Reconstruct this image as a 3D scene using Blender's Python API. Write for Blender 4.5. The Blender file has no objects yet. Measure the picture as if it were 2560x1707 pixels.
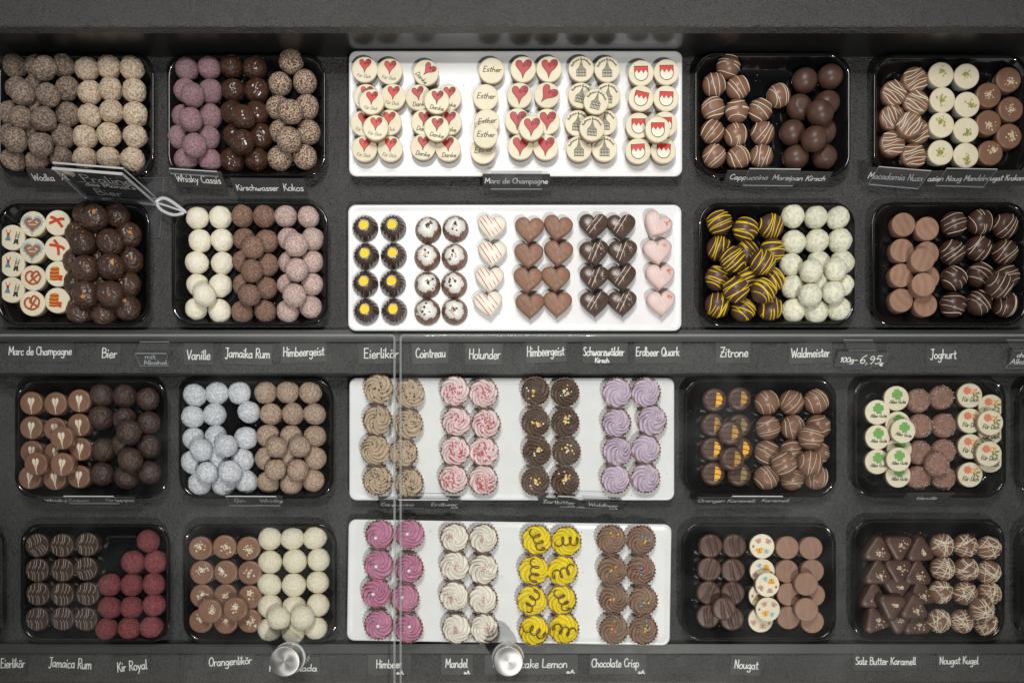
import bpy, math, random
from mathutils import Vector, Matrix, noise, Euler
R = math.radians
rnd = random.Random(7)
scn = bpy.context.scene
COL = scn.collection

# ------------------------------------------------------------------ camera, light, exposure
H = 1.30                      # lens height over the lower trays (m)
PX = 2000.0                   # photo pixels per metre at z = 0
NX, NY = 1230.0, 1260.0       # photo pixel straight below the lens
cd = bpy.data.cameras.new('camera'); cam = bpy.data.objects.new('camera', cd); COL.objects.link(cam)
cam.location = (0, 0, H); cam.rotation_euler = (0, 0, 0)
cd.sensor_width = 36; cd.lens = 36 * H * PX / 2560
cd.shift_x = (1280 - NX) / 2560; cd.shift_y = -(853.5 - NY) / 2560
cd.clip_start = 0.05; cd.clip_end = 50
scn.camera = cam
w = bpy.data.worlds.new('World'); scn.world = w; w.use_nodes = True      # a dim shop: patches of light round about, darker overhead
wn = w.node_tree; bg = wn.nodes['Background']; bg.inputs[1].default_value = 1.0
wt = wn.nodes.new('ShaderNodeTexCoord'); wx = wn.nodes.new('ShaderNodeTexNoise'); wx.inputs['Scale'].default_value = 2.6; wx.inputs['Detail'].default_value = 1.5
wr = wn.nodes.new('ShaderNodeValToRGB'); wr.color_ramp.elements[0].position = .50; wr.color_ramp.elements[1].position = .58
wr.color_ramp.elements[0].color = (.05, .049, .047, 1); wr.color_ramp.elements[1].color = (.95, .93, .90, 1)
ws = wn.nodes.new('ShaderNodeSeparateXYZ'); wz = wn.nodes.new('ShaderNodeValToRGB')
for p_, v_ in ((.0, .3), (.12, 1.0), (.70, .8), (.88, 0.06)):
    e_ = wz.color_ramp.elements[0] if p_ == 0 else wz.color_ramp.elements.new(p_); e_.position = p_; e_.color = (v_, v_, v_, 1)
wz.color_ramp.elements[-1].color = (.06, .06, .06, 1)
wm = wn.nodes.new('ShaderNodeMix'); wm.data_type = 'RGBA'; wm.blend_type = 'MULTIPLY'; wm.inputs[0].default_value = 1
wn.links.new(wt.outputs['Generated'], wx.inputs['Vector']); wn.links.new(wx.outputs['Fac'], wr.inputs[0]); wn.links.new(wt.outputs['Generated'], ws.inputs[0])
wn.links.new(ws.outputs['Z'], wz.inputs[0]); wn.links.new(wr.outputs[0], wm.inputs[6]); wn.links.new(wz.outputs[0], wm.inputs[7]); wn.links.new(wm.outputs[2], bg.inputs[0])
scn.view_settings.view_transform = 'Standard'; scn.view_settings.look = 'None'
scn.view_settings.exposure = 0.0; scn.view_settings.gamma = 1.0; scn.view_settings.use_curve_mapping = False
def spot(loc, aim, power, ang, rad, col):
    l = bpy.data.lights.new('ceiling_spot', 'SPOT'); l.energy = power; l.spot_size = R(ang); l.spot_blend = 1.0
    l.shadow_soft_size = rad; l.color = col
    o = bpy.data.objects.new('ceiling_spot', l); COL.objects.link(o); o.location = loc
    o.rotation_euler = (Vector(aim) - Vector(loc)).to_track_quat('-Z', 'Y').to_euler()
spot((0.50, -0.95, 2.5), (0.06, 0.08, 0), 152, 38, 0.035, (1, 0.98, 0.94))
spot((-0.22, 1.05, 2.3), (0.02, 0.22, 0), 72, 40, 0.045, (1, 0.975, 0.93))
al = bpy.data.lights.new('fill_light', 'AREA'); al.shape = 'RECTANGLE'; al.size = 0.7; al.size_y = 0.6; al.energy = 19; al.color = (1, 0.98, 0.94)  # soft area fill, added to stand in for the shop's general light
ao = bpy.data.objects.new('fill_light', al); COL.objects.link(ao); ao.location = (0.05, 1.4, 2.2)
ao.rotation_euler = (Vector((0.03, 0.2, 0)) - ao.location).to_track_quat('-Z', 'Y').to_euler()
scn.cycles.max_bounces = 8; scn.cycles.transparent_max_bounces = 16
scn.cycles.caustics_reflective = False; scn.cycles.caustics_refractive = False

# ------------------------------------------------------------------ helpers
def P(px, py, z):
    k = (H - z) / H / PX
    return Vector(((px - NX) * k, (NY - py) * k, z))
def L(px, z): return px * (H - z) / H / PX
def c(h):
    h = h.lstrip('#'); o = []
    for i in (0, 2, 4):
        x = int(h[i:i+2], 16) / 255
        o.append(x / 12.92 if x < .04045 else ((x + .055) / 1.055) ** 2.4)
    return (*o, 1)

class MB:
    def __init__(s): s.v = []; s.f = []; s.m = []
    def add(s, vs, fs, mi=0):
        b = len(s.v); s.v += [tuple(x) for x in vs]
        for f in fs: s.f.append(tuple(i + b for i in f)); s.m.append(mi)
        return s
    def mesh(s, name, mats, smooth=True):
        me = bpy.data.meshes.new(name); me.from_pydata(s.v, [], s.f)
        for m in mats: me.materials.append(m)
        me.polygons.foreach_set('material_index', s.m)
        me.polygons.foreach_set('use_smooth', [smooth] * len(s.f)); me.update(); return me

def link(name, me, parent=None, loc=(0, 0, 0), rot=(0, 0, 0)):
    o = bpy.data.objects.new(name, me); COL.objects.link(o)
    o.location = loc; o.rotation_euler = rot
    if parent: o.parent = parent
    return o
def tag(o, label, cat=None, group=None, kind=None):
    if label: o['label'] = label
    if cat: o['category'] = cat
    if group: o['group'] = group
    if kind: o['kind'] = kind
    return o

def loft(mb, rings, mi=0, cap_top=True, cap_bot=False, closed=True):
    n = len(rings[0]); vs = [p for r in rings for p in r]; fs = []
    for k in range(len(rings) - 1):
        for i in range(n if closed else n - 1):
            j = (i + 1) % n
            fs.append((k*n+i, k*n+j, (k+1)*n+j, (k+1)*n+i))
    if cap_top: fs.append(tuple(range((len(rings)-1)*n, len(rings)*n)))
    if cap_bot: fs.append(tuple(range(n-1, -1, -1)))
    mb.add(vs, fs, mi)
def circ(r, z, n=40, cx=0, cy=0): return [(cx + r*math.cos(2*math.pi*i/n), cy + r*math.sin(2*math.pi*i/n), z) for i in range(n)]
def rrect(w, d, r, z, n=10):
    o = []
    for k, (sx, sy) in enumerate(((1, 1), (-1, 1), (-1, -1), (1, -1))):
        for i in range(n + 1):
            a = math.pi/2*k + math.pi/2*i/n
            o.append((sx*(w/2-r) + r*math.cos(a), sy*(d/2-r) + r*math.sin(a), z))
    return o
def box(mb, x0, x1, y0, y1, z0, z1, mi=0):
    vs = [(x0,y0,z0),(x1,y0,z0),(x1,y1,z0),(x0,y1,z0),(x0,y0,z1),(x1,y0,z1),(x1,y1,z1),(x0,y1,z1)]
    mb.add(vs, [(3,2,1,0),(4,5,6,7),(0,1,5,4),(1,2,6,5),(2,3,7,6),(3,0,4,7)], mi)
def cr(pts, n=5):                                 # Catmull-Rom through the points
    if len(pts) < 3: return pts
    P0 = [pts[0]] + pts + [pts[-1]]; o = []
    for i in range(1, len(P0) - 2):
        a, b, cc, d = (Vector(P0[i-1]), Vector(P0[i]), Vector(P0[i+1]), Vector(P0[i+2]))
        for k in range(n):
            t = k / n
            o.append(0.5*((2*b) + (cc-a)*t + (2*a-5*b+4*cc-d)*t*t + (3*b-a-3*cc+d)*t**3))
    o.append(Vector(P0[-2])); return o
def ridge(mb, pts, wd, mi=0, z=0.0, h=None):      # a low roof-shaped stroke on the xy plane
    pts = [Vector((p[0], p[1])) for p in pts]
    if len(pts) < 2: return
    h = wd*.22 if h is None else h
    vs = []
    for i, p in enumerate(pts):
        t = (pts[min(i+1, len(pts)-1)] - pts[max(i-1, 0)])
        if t.length < 1e-9: t = Vector((1, 0))
        t.normalize(); q = Vector((-t.y, t.x))
        if i == 0: p = p - t*wd*.3
        if i == len(pts)-1: p = p + t*wd*.3
        for s, zz in ((-1, 0), (0, h), (1, 0)):
            vs.append((p.x + q.x*s*wd/2, p.y + q.y*s*wd/2, z + zz))
    fs = []
    for i in range(len(pts)-1):
        a = i*3
        fs += [(a+1, a, a+3, a+4), (a+2, a+1, a+4, a+5)]
    mb.add(vs, fs, mi)
def tube(mb, pts, r, mi=0, n=5, taper=True):
    pts = [Vector(p) for p in pts]; vs = []; m = len(pts)
    for i, p in enumerate(pts):
        t = (pts[min(i+1, m-1)] - pts[max(i-1, 0)]).normalized()
        u = t.orthogonal().normalized() if abs(t.z) > .9 else t.cross(Vector((0, 0, 1))).normalized()
        q = u.cross(t); rr = r * (.35 if taper and i in (0, m-1) else 1)
        for k in range(n):
            a = 2*math.pi*k/n; vs.append(p + (u*math.cos(a) + q*math.sin(a))*rr)
    fs = []
    for i in range(m-1):
        for k in range(n): fs.append((i*n+k, i*n+(k+1) % n, (i+1)*n+(k+1) % n, (i+1)*n+k))
    mb.add(vs, fs, mi)
def poly(mb, pts, z, mi=0):                       # flat polygon, fanned from its centre
    n = len(pts); cx = sum(p[0] for p in pts)/n; cy = sum(p[1] for p in pts)/n
    mb.add([(p[0], p[1], z) for p in pts] + [(cx, cy, z)], [(i, (i+1) % n, n) for i in range(n)], mi)
def ico(n=2):
    t = (1 + 5**.5)/2
    v = [Vector(x).normalized() for x in ((-1,t,0),(1,t,0),(-1,-t,0),(1,-t,0),(0,-1,t),(0,1,t),(0,-1,-t),(0,1,-t),(t,0,-1),(t,0,1),(-t,0,-1),(-t,0,1))]
    f = [(0,11,5),(0,5,1),(0,1,7),(0,7,10),(0,10,11),(1,5,9),(5,11,4),(11,10,2),(10,7,6),(7,1,8),(3,9,4),(3,4,2),(3,2,6),(3,6,8),(3,8,9),(4,9,5),(2,4,11),(6,2,10),(8,6,7),(9,8,1)]
    for _ in range(n):
        mid = {}; nf = []
        def g(a, b):
            k = (min(a, b), max(a, b))
            if k not in mid: mid[k] = len(v); v.append((v[a]+v[b]).normalized())
            return mid[k]
        for a, b, d in f:
            x, y, zz = g(a, b), g(b, d), g(d, a); nf += [(a,x,zz),(b,y,x),(d,zz,y),(x,y,zz)]
        f = nf
    return v, f
ICO1, ICO2, ICO4 = ico(1), ico(2), ico(4)

# ------------------------------------------------------------------ materials
def mat(name, col, rough=.5, col2=None, scale=300, det=4, mix=(.4, .6), bump=0, bscale=None, bdist=.001, spec=.5, coat=0, metal=0, vor=False, obrand=.0, sss=0):
    m = bpy.data.materials.new(name); m.use_nodes = True; nt = m.node_tree; b = nt.nodes['Principled BSDF']
    col = c(col) if isinstance(col, str) else (*col, 1)
    b.inputs['Roughness'].default_value = rough; b.inputs['Specular IOR Level'].default_value = spec
    b.inputs['Metallic'].default_value = metal; b.inputs['Coat Weight'].default_value = coat; b.inputs['Coat Roughness'].default_value = .12
    if sss: b.inputs['Subsurface Weight'].default_value = sss; b.inputs['Subsurface Radius'].default_value = (.004, .003, .002); b.inputs['Subsurface Scale'].default_value = 1
    b.inputs['Base Color'].default_value = col
    tc = nt.nodes.new('ShaderNodeTexCoord'); oi = nt.nodes.new('ShaderNodeObjectInfo')
    ad = nt.nodes.new('ShaderNodeVectorMath'); ad.operation = 'MULTIPLY_ADD'
    ad.inputs[1].default_value = (1, 1, 1); nt.links.new(tc.outputs['Object'], ad.inputs[0]); nt.links.new(oi.outputs['Random'], ad.inputs[2])
    src = None
    if col2:
        col2 = c(col2) if isinstance(col2, str) else (*col2, 1)
        if vor: t = nt.nodes.new('ShaderNodeTexVoronoi'); t.inputs['Scale'].default_value = scale; out = t.outputs['Distance']
        else: t = nt.nodes.new('ShaderNodeTexNoise'); t.inputs['Scale'].default_value = scale; t.inputs['Detail'].default_value = det; out = t.outputs['Fac']
        nt.links.new(ad.outputs[0], t.inputs['Vector'])
        rp = nt.nodes.new('ShaderNodeValToRGB'); rp.color_ramp.elements[0].position = mix[0]; rp.color_ramp.elements[1].position = mix[1]
        rp.color_ramp.elements[0].color = col; rp.color_ramp.elements[1].color = col2
        nt.links.new(out, rp.inputs[0]); src = rp.outputs[0]
    if obrand:
        hs = nt.nodes.new('ShaderNodeHueSaturation'); mr = nt.nodes.new('ShaderNodeMapRange')
        mr.inputs[3].default_value = 1-obrand; mr.inputs[4].default_value = 1+obrand
        nt.links.new(oi.outputs['Random'], mr.inputs[0]); nt.links.new(mr.outputs[0], hs.inputs['Value'])
        hs.inputs['Color'].default_value = col
        if src: nt.links.new(src, hs.inputs['Color'])
        src = hs.outputs[0]
    if src: nt.links.new(src, b.inputs['Base Color'])
    if bump:
        t = nt.nodes.new('ShaderNodeTexNoise'); t.inputs['Scale'].default_value = bscale or scale; t.inputs['Detail'].default_value = 5
        nt.links.new(ad.outputs[0], t.inputs['Vector'])
        bp = nt.nodes.new('ShaderNodeBump'); bp.inputs['Strength'].default_value = bump; bp.inputs['Distance'].default_value = bdist
        nt.links.new(t.outputs['Fac'], bp.inputs['Height']); nt.links.new(bp.outputs[0], b.inputs['Normal'])
    return m
def clear(name, tint, veil=0.0, blend=.3):
    m = bpy.data.materials.new(name); m.use_nodes = True; nt = m.node_tree; nt.nodes.clear()
    o = nt.nodes.new('ShaderNodeOutputMaterial'); mx = nt.nodes.new('ShaderNodeMixShader'); tr = nt.nodes.new('ShaderNodeBsdfTransparent')
    gl = nt.nodes.new('ShaderNodeBsdfGlossy'); lw = nt.nodes.new('ShaderNodeLayerWeight'); lw.inputs[0].default_value = .5
    pw = nt.nodes.new('ShaderNodeMath'); pw.operation = 'POWER'; pw.inputs[1].default_value = 5
    ml = nt.nodes.new('ShaderNodeMath'); ml.operation = 'MULTIPLY_ADD'; ml.inputs[1].default_value = .6; ml.inputs[2].default_value = .028
    nt.links.new(lw.outputs['Facing'], pw.inputs[0]); nt.links.new(pw.outputs[0], ml.inputs[0])
    tr.inputs[0].default_value = (*tint, 1); gl.inputs[0].default_value = (1, 1, 1, 1); gl.inputs['Roughness'].default_value = .02
    nt.links.new(ml.outputs[0], mx.inputs[0]); nt.links.new(gl.outputs[0], mx.inputs[2])
    if veil:
        df = nt.nodes.new('ShaderNodeBsdfDiffuse'); df.inputs[0].default_value = (.85, .87, .88, 1)
        m2 = nt.nodes.new('ShaderNodeMixShader'); m2.inputs[0].default_value = veil
        nt.links.new(tr.outputs[0], m2.inputs[1]); nt.links.new(df.outputs[0], m2.inputs[2]); nt.links.new(m2.outputs[0], mx.inputs[1])
    else: nt.links.new(tr.outputs[0], mx.inputs[1])
    nt.links.new(mx.outputs[0], o.inputs[0]); return m

def slate_mat():
    m = bpy.data.materials.new('slate'); m.use_nodes = True; nt = m.node_tree; b = nt.nodes['Principled BSDF']
    tc = nt.nodes.new('ShaderNodeTexCoord')
    def nz(scale, det, dist=0):
        t = nt.nodes.new('ShaderNodeTexNoise'); t.inputs['Scale'].default_value = scale; t.inputs['Detail'].default_value = det; t.inputs['Distortion'].default_value = dist
        nt.links.new(tc.outputs['Object'], t.inputs['Vector']); return t.outputs['Fac']
    a, f, g = nz(70, 9, 1.0), nz(480, 5), nz(9, 4)
    rp = nt.nodes.new('ShaderNodeValToRGB'); rp.color_ramp.elements[0].position = .28; rp.color_ramp.elements[1].position = .74
    rp.color_ramp.elements[0].color = (.047, .047, .0465, 1); rp.color_ramp.elements[1].color = (.098, .098, .096, 1)
    mg = nt.nodes.new('ShaderNodeMath'); mg.operation = 'MULTIPLY_ADD'; mg.inputs[1].default_value = .60; md = nt.nodes.new('ShaderNodeMath'); md.operation = 'MULTIPLY'; md.inputs[1].default_value = .40
    nt.links.new(g, md.inputs[0]); nt.links.new(f, mg.inputs[0]); nt.links.new(md.outputs[0], mg.inputs[2]); nt.links.new(mg.outputs[0], rp.inputs[0]); nt.links.new(rp.outputs[0], b.inputs['Base Color'])
    b.inputs['Roughness'].default_value = .46; b.inputs['Specular IOR Level'].default_value = 1.0
    ma = nt.nodes.new('ShaderNodeMath'); ma.operation = 'MULTIPLY_ADD'; ma.inputs[1].default_value = .6
    nt.links.new(f, ma.inputs[0]); nt.links.new(a, ma.inputs[2])
    bp = nt.nodes.new('ShaderNodeBump'); bp.inputs['Strength'].default_value = 1.0; bp.inputs['Distance'].default_value = .008
    nt.links.new(ma.outputs[0], bp.inputs['Height']); nt.links.new(bp.outputs[0], b.inputs['Normal']); return m
M = {}
M['slate'] = slate_mat()
M['trim'] = mat('trim', (.05, .05, .049), .42, bump=.25, bscale=1500, bdist=.0004)
M['void'] = mat('void', (.012, .012, .012), .6)
M['gloss'] = mat('gloss', (.012, .012, .012), .34, spec=1.0, coat=.35)
M['black_plastic'] = mat('black_plastic', (.006, .006, .0065), .09, spec=.55, bump=.04, bscale=90, bdist=.002)
M['white_tray'] = mat('white_tray', (.80, .81, .82), .30, spec=.45, col2=(.77, .78, .79), scale=40)
M['card'] = mat('card', (.048, .048, .048), .6, col2=(.062, .062, .062), scale=60)
M['chalk'] = mat('chalk', (.82, .82, .80), .8)
M['glass'] = clear('glass', (.995, 1, .997), veil=.01)
_nt = M['glass'].node_tree; _m2 = [n for n in _nt.nodes if n.type == 'MIX_SHADER' and n.inputs[0].default_value < .1 and not n.inputs[0].is_linked][0]
_tc = _nt.nodes.new('ShaderNodeTexCoord'); _n = _nt.nodes.new('ShaderNodeTexNoise'); _n.inputs['Scale'].default_value = 7; _n.inputs['Detail'].default_value = 6; _n.inputs['Distortion'].default_value = 1.5
_r = _nt.nodes.new('ShaderNodeMapRange'); _r.inputs[1].default_value = .45; _r.inputs[2].default_value = .75; _r.inputs[3].default_value = .001; _r.inputs[4].default_value = .016
_nt.links.new(_tc.outputs['Object'], _n.inputs['Vector']); _nt.links.new(_n.outputs['Fac'], _r.inputs[0]); _nt.links.new(_r.outputs[0], _m2.inputs[0])
M['glass_edge'] = clear('glass_edge', (.78, .81, .79), veil=.17)
M['acrylic'] = clear('acrylic', (.90, .91, .92), veil=.025, blend=.33)
M['acrylic_edge'] = mat('acrylic_edge', (.55, .57, .58), .2, spec=.7)
M['steel'] = mat('steel', (.40, .395, .385), .38, metal=1)
def brushed():
    m = mat('brushed_steel', (.40, .395, .385), .46, metal=1); b = m.node_tree.nodes['Principled BSDF']; b.inputs['Anisotropic'].default_value = .65
    t = m.node_tree.nodes.new('ShaderNodeTangent'); t.direction_type = 'RADIAL'; t.axis = 'Z'; m.node_tree.links.new(t.outputs[0], b.inputs['Tangent']); return m
M['brushed'] = brushed()
# dusted and coated surfaces
M['nut_brown'] = mat('nut_brown', (.155, .108, .082), .9, (.46, .37, .305), 430, 4, (.40, .66), 1, 430, .0018, .2, obrand=.12)
M['nut_beige'] = mat('nut_beige', (.40, .285, .19), .9, (.78, .66, .52), 400, 4, (.36, .60), 1, 400, .0018, .2, obrand=.08)
M['lilac'] = mat('lilac', (.215, .122, .138), .9, (.37, .245, .265), 520, 4, (.38, .64), .8, 520, .001, .2, obrand=.06)
M['dark_coat'] = mat('dark_coat', (.064, .029, .019), .24, spec=.55, bump=.25, bscale=80, bdist=.002, coat=.15, obrand=.15)
M['dark_rough'] = mat('dark_rough', (.062, .037, .029), .38, spec=.5, bump=.9, bscale=190, bdist=.003, obrand=.15)
M['dark_bier'] = mat('dark_bier', (.064, .034, .024), .34, spec=.5, bump=.35, bscale=70, bdist=.003, coat=.1, obrand=.15)
M['coconut_brown'] = mat('coconut_brown', (.11, .062, .043), .85, (.56, .43, .33), 560, 4, (.43, .56), 1, 440, .002, .2)
M['milk'] = mat('milk', (.215, .112, .072), .34, (.24, .13, .086), 60, spec=.45, obrand=.08, bump=.08, bscale=200)
M['dark_matt'] = mat('dark_matt', (.075, .038, .027), .40, (.095, .05, .037), 70, spec=.45, obrand=.1, bump=.08, bscale=200)
M['dark_ball'] = mat('dark_ball', (.055, .024, .017), .36, (.068, .032, .024), 70, spec=.5, obrand=.1)
M['cream'] = mat('cream', (.76, .69, .50), .5, (.80, .735, .56), 50, spec=.35, obrand=.04)
M['cream_side'] = mat('cream_side', (.30, .20, .135), .5)
M['drizzle_white'] = mat('drizzle_white', (.80, .70, .54), .5)
M['drizzle_yellow'] = mat('drizzle_yellow', (.78, .56, .012), .45)
M['drizzle_dark'] = mat('drizzle_dark', (.035, .015, .012), .4)
M['drizzle_red'] = mat('drizzle_red', (.55, .07, .06), .5)
M['pistachio'] = mat('pistachio', (.30, .33, .05), .8, (.42, .42, .10), 400)
M['nutchip'] = mat('nutchip', (.66, .52, .36), .75, (.78, .66, .50), 300)
M['caramel'] = mat('caramel', (.60, .26, .06), .4)
M['white_dust'] = mat('white_dust', (.80, .74, .58), .85, (.85, .82, .70), 240, 4, (.35, .65), .9, 330, .0016, .2, obrand=.03)
M['cocoa'] = mat('cocoa', (.165, .096, .072), .92, (.32, .21, .16), 500, 4, (.40, .64), .9, 500, .0012, .15, obrand=.08)
M['rose_dust'] = mat('rose_dust', (.38, .26, .235), .92, (.64, .51, .47), 480, 4, (.40, .62), .9, 480, .0012, .15, obrand=.06)
M['green_dust'] = mat('green_dust', (.56, .56, .49), .9, (.77, .76, .58), 260, 5, (.36, .58), .5, 500, .001, .15, obrand=.06)
M['blue_dust'] = mat('blue_dust', (.42, .44, .49), .92, (.74, .76, .80), 420, 4, (.36, .62), .4, 700, .0008, .15, obrand=.05)
M['beige_dust'] = mat('beige_dust', (.31, .215, .16), .92, (.54, .42, .335), 440, 4, (.40, .63), .9, 440, .0012, .15, obrand=.06)
M['red_dust'] = mat('red_dust', (.165, .040, .047), .9, (.28, .09, .10), 460, 4, (.40, .63), .9, 460, .0012, .2, obrand=.1)
M['white_coco'] = mat('white_coco', (.78, .71, .53), .9, (.88, .84, .69), 420, 4, (.35, .65), 1.0, 520, .002, .2)
M['sugar_pink'] = mat('sugar_pink', (.235, .125, .095), .7, (.34, .195, .155), 300, 3, (.35, .65), .3, 500, .0006, .3, obrand=.08)
M['sugar'] = mat('sugar', (.82, .76, .70), .35, spec=.6)
M['nougat'] = mat('nougat', (.28, .16, .108), .55, (.31, .18, .125), 60, spec=.35, obrand=.06)
M['glaze_white'] = mat('glaze_white', (.76, .74, .70), .28, (.80, .78, .74), 100, spec=.5)
M['bundt_dark'] = mat('bundt_dark', (.066, .040, .030), .24, spec=1.0, coat=.9, obrand=.1)
M['bundt_milk'] = mat('bundt_milk', (.20, .11, .078), .32, spec=.8, obrand=.1)
M['egg'] = mat('egg', (.86, .60, .005), .55)
M['heart_white'] = mat('heart_white', (.80, .76, .65), .45, (.83, .79, .69), 60, spec=.35)
M['heart_milk'] = mat('heart_milk', (.25, .140, .092), .42, (.275, .155, .105), 60, spec=.4, obrand=.05)
M['heart_dark'] = mat('heart_dark', (.075, .046, .036), .3, (.09, .057, .046), 60, spec=.5)
M['heart_pink'] = mat('heart_pink', (.69, .52, .49), .42, (.72, .55, .52), 60, spec=.4)
M['berry'] = mat('berry', (.62, .13, .06), .6, (.7, .3, .1), 700)
M['red_bead'] = mat('red_bead', (.62, .09, .10), .3)
M['cup'] = mat('cup', (.27, .175, .125), .45, (.32, .21, .155), 80)
M['fr_mocha'] = mat('fr_mocha', (.54, .43, .31), .5, spec=.35)
M['fr_pink'] = mat('fr_pink', (.80, .65, .66), .45, spec=.4)
M['fr_choc'] = mat('fr_choc', (.122, .080, .058), .34, spec=.5)
M['fr_lav'] = mat('fr_lav', (.55, .45, .56), .45, (.62, .52, .63), 120, spec=.4)
M['fr_rasp'] = mat('fr_rasp', (.50, .205, .325), .40, (.55, .245, .37), 120, spec=.45)
M['fr_white'] = mat('fr_white', (.80, .76, .68), .45, spec=.4)
M['fr_yellow'] = mat('fr_yellow', (.86, .66, .015), .42, (.88, .70, .03), 90, spec=.4)
M['fr_milk'] = mat('fr_milk', (.28, .178, .125), .38, spec=.45)
M['curl'] = mat('curl', (.115, .045, .028), .4)
M['drizzle_faint'] = mat('drizzle_faint', (.42, .37, .30), .5)
M['stripe_dark'] = mat('stripe_dark', (.052, .033, .026), .36, (.064, .041, .032), 70)
M['shaving'] = mat('shaving', (.035, .02, .013), .5)
M['pearl'] = mat('pearl', (.84, .80, .74), .3)
for k, v in dict(p_red='#b3202a', p_dark='#3a3428', p_grey='#6d6a58', p_green='#74ad58', p_flower='#e07f6c', p_orange='#e89a52', p_olive='#85863a', p_hall='#5a5648', p_hall2='#948f7c',
                 p_white='#efe9d6', p_blue='#93b4c0', p_brown='#9a6f56', p_shield='#cc2a1e', p_barrel='#d9771c', p_sausage='#c9471d', p_pretzel='#b0512a',
                 p_bflyyellow='#e8a520', p_bflyrose='#cf9a90', p_lightblue='#aac6cf', p_steel='#668896', sp_yellow='#e6b62c', sp_blue='#5fa8cf', sp_pink='#d8505a',
                 sp_green='#9cb488', sp_cream='#efe0bb', sp_peach='#dd9c6a', orange_peel='#f6b422', gold='#b8893c', goldbrown='#8c7a48').items():
    M[k] = mat(k, v, .45)

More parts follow.
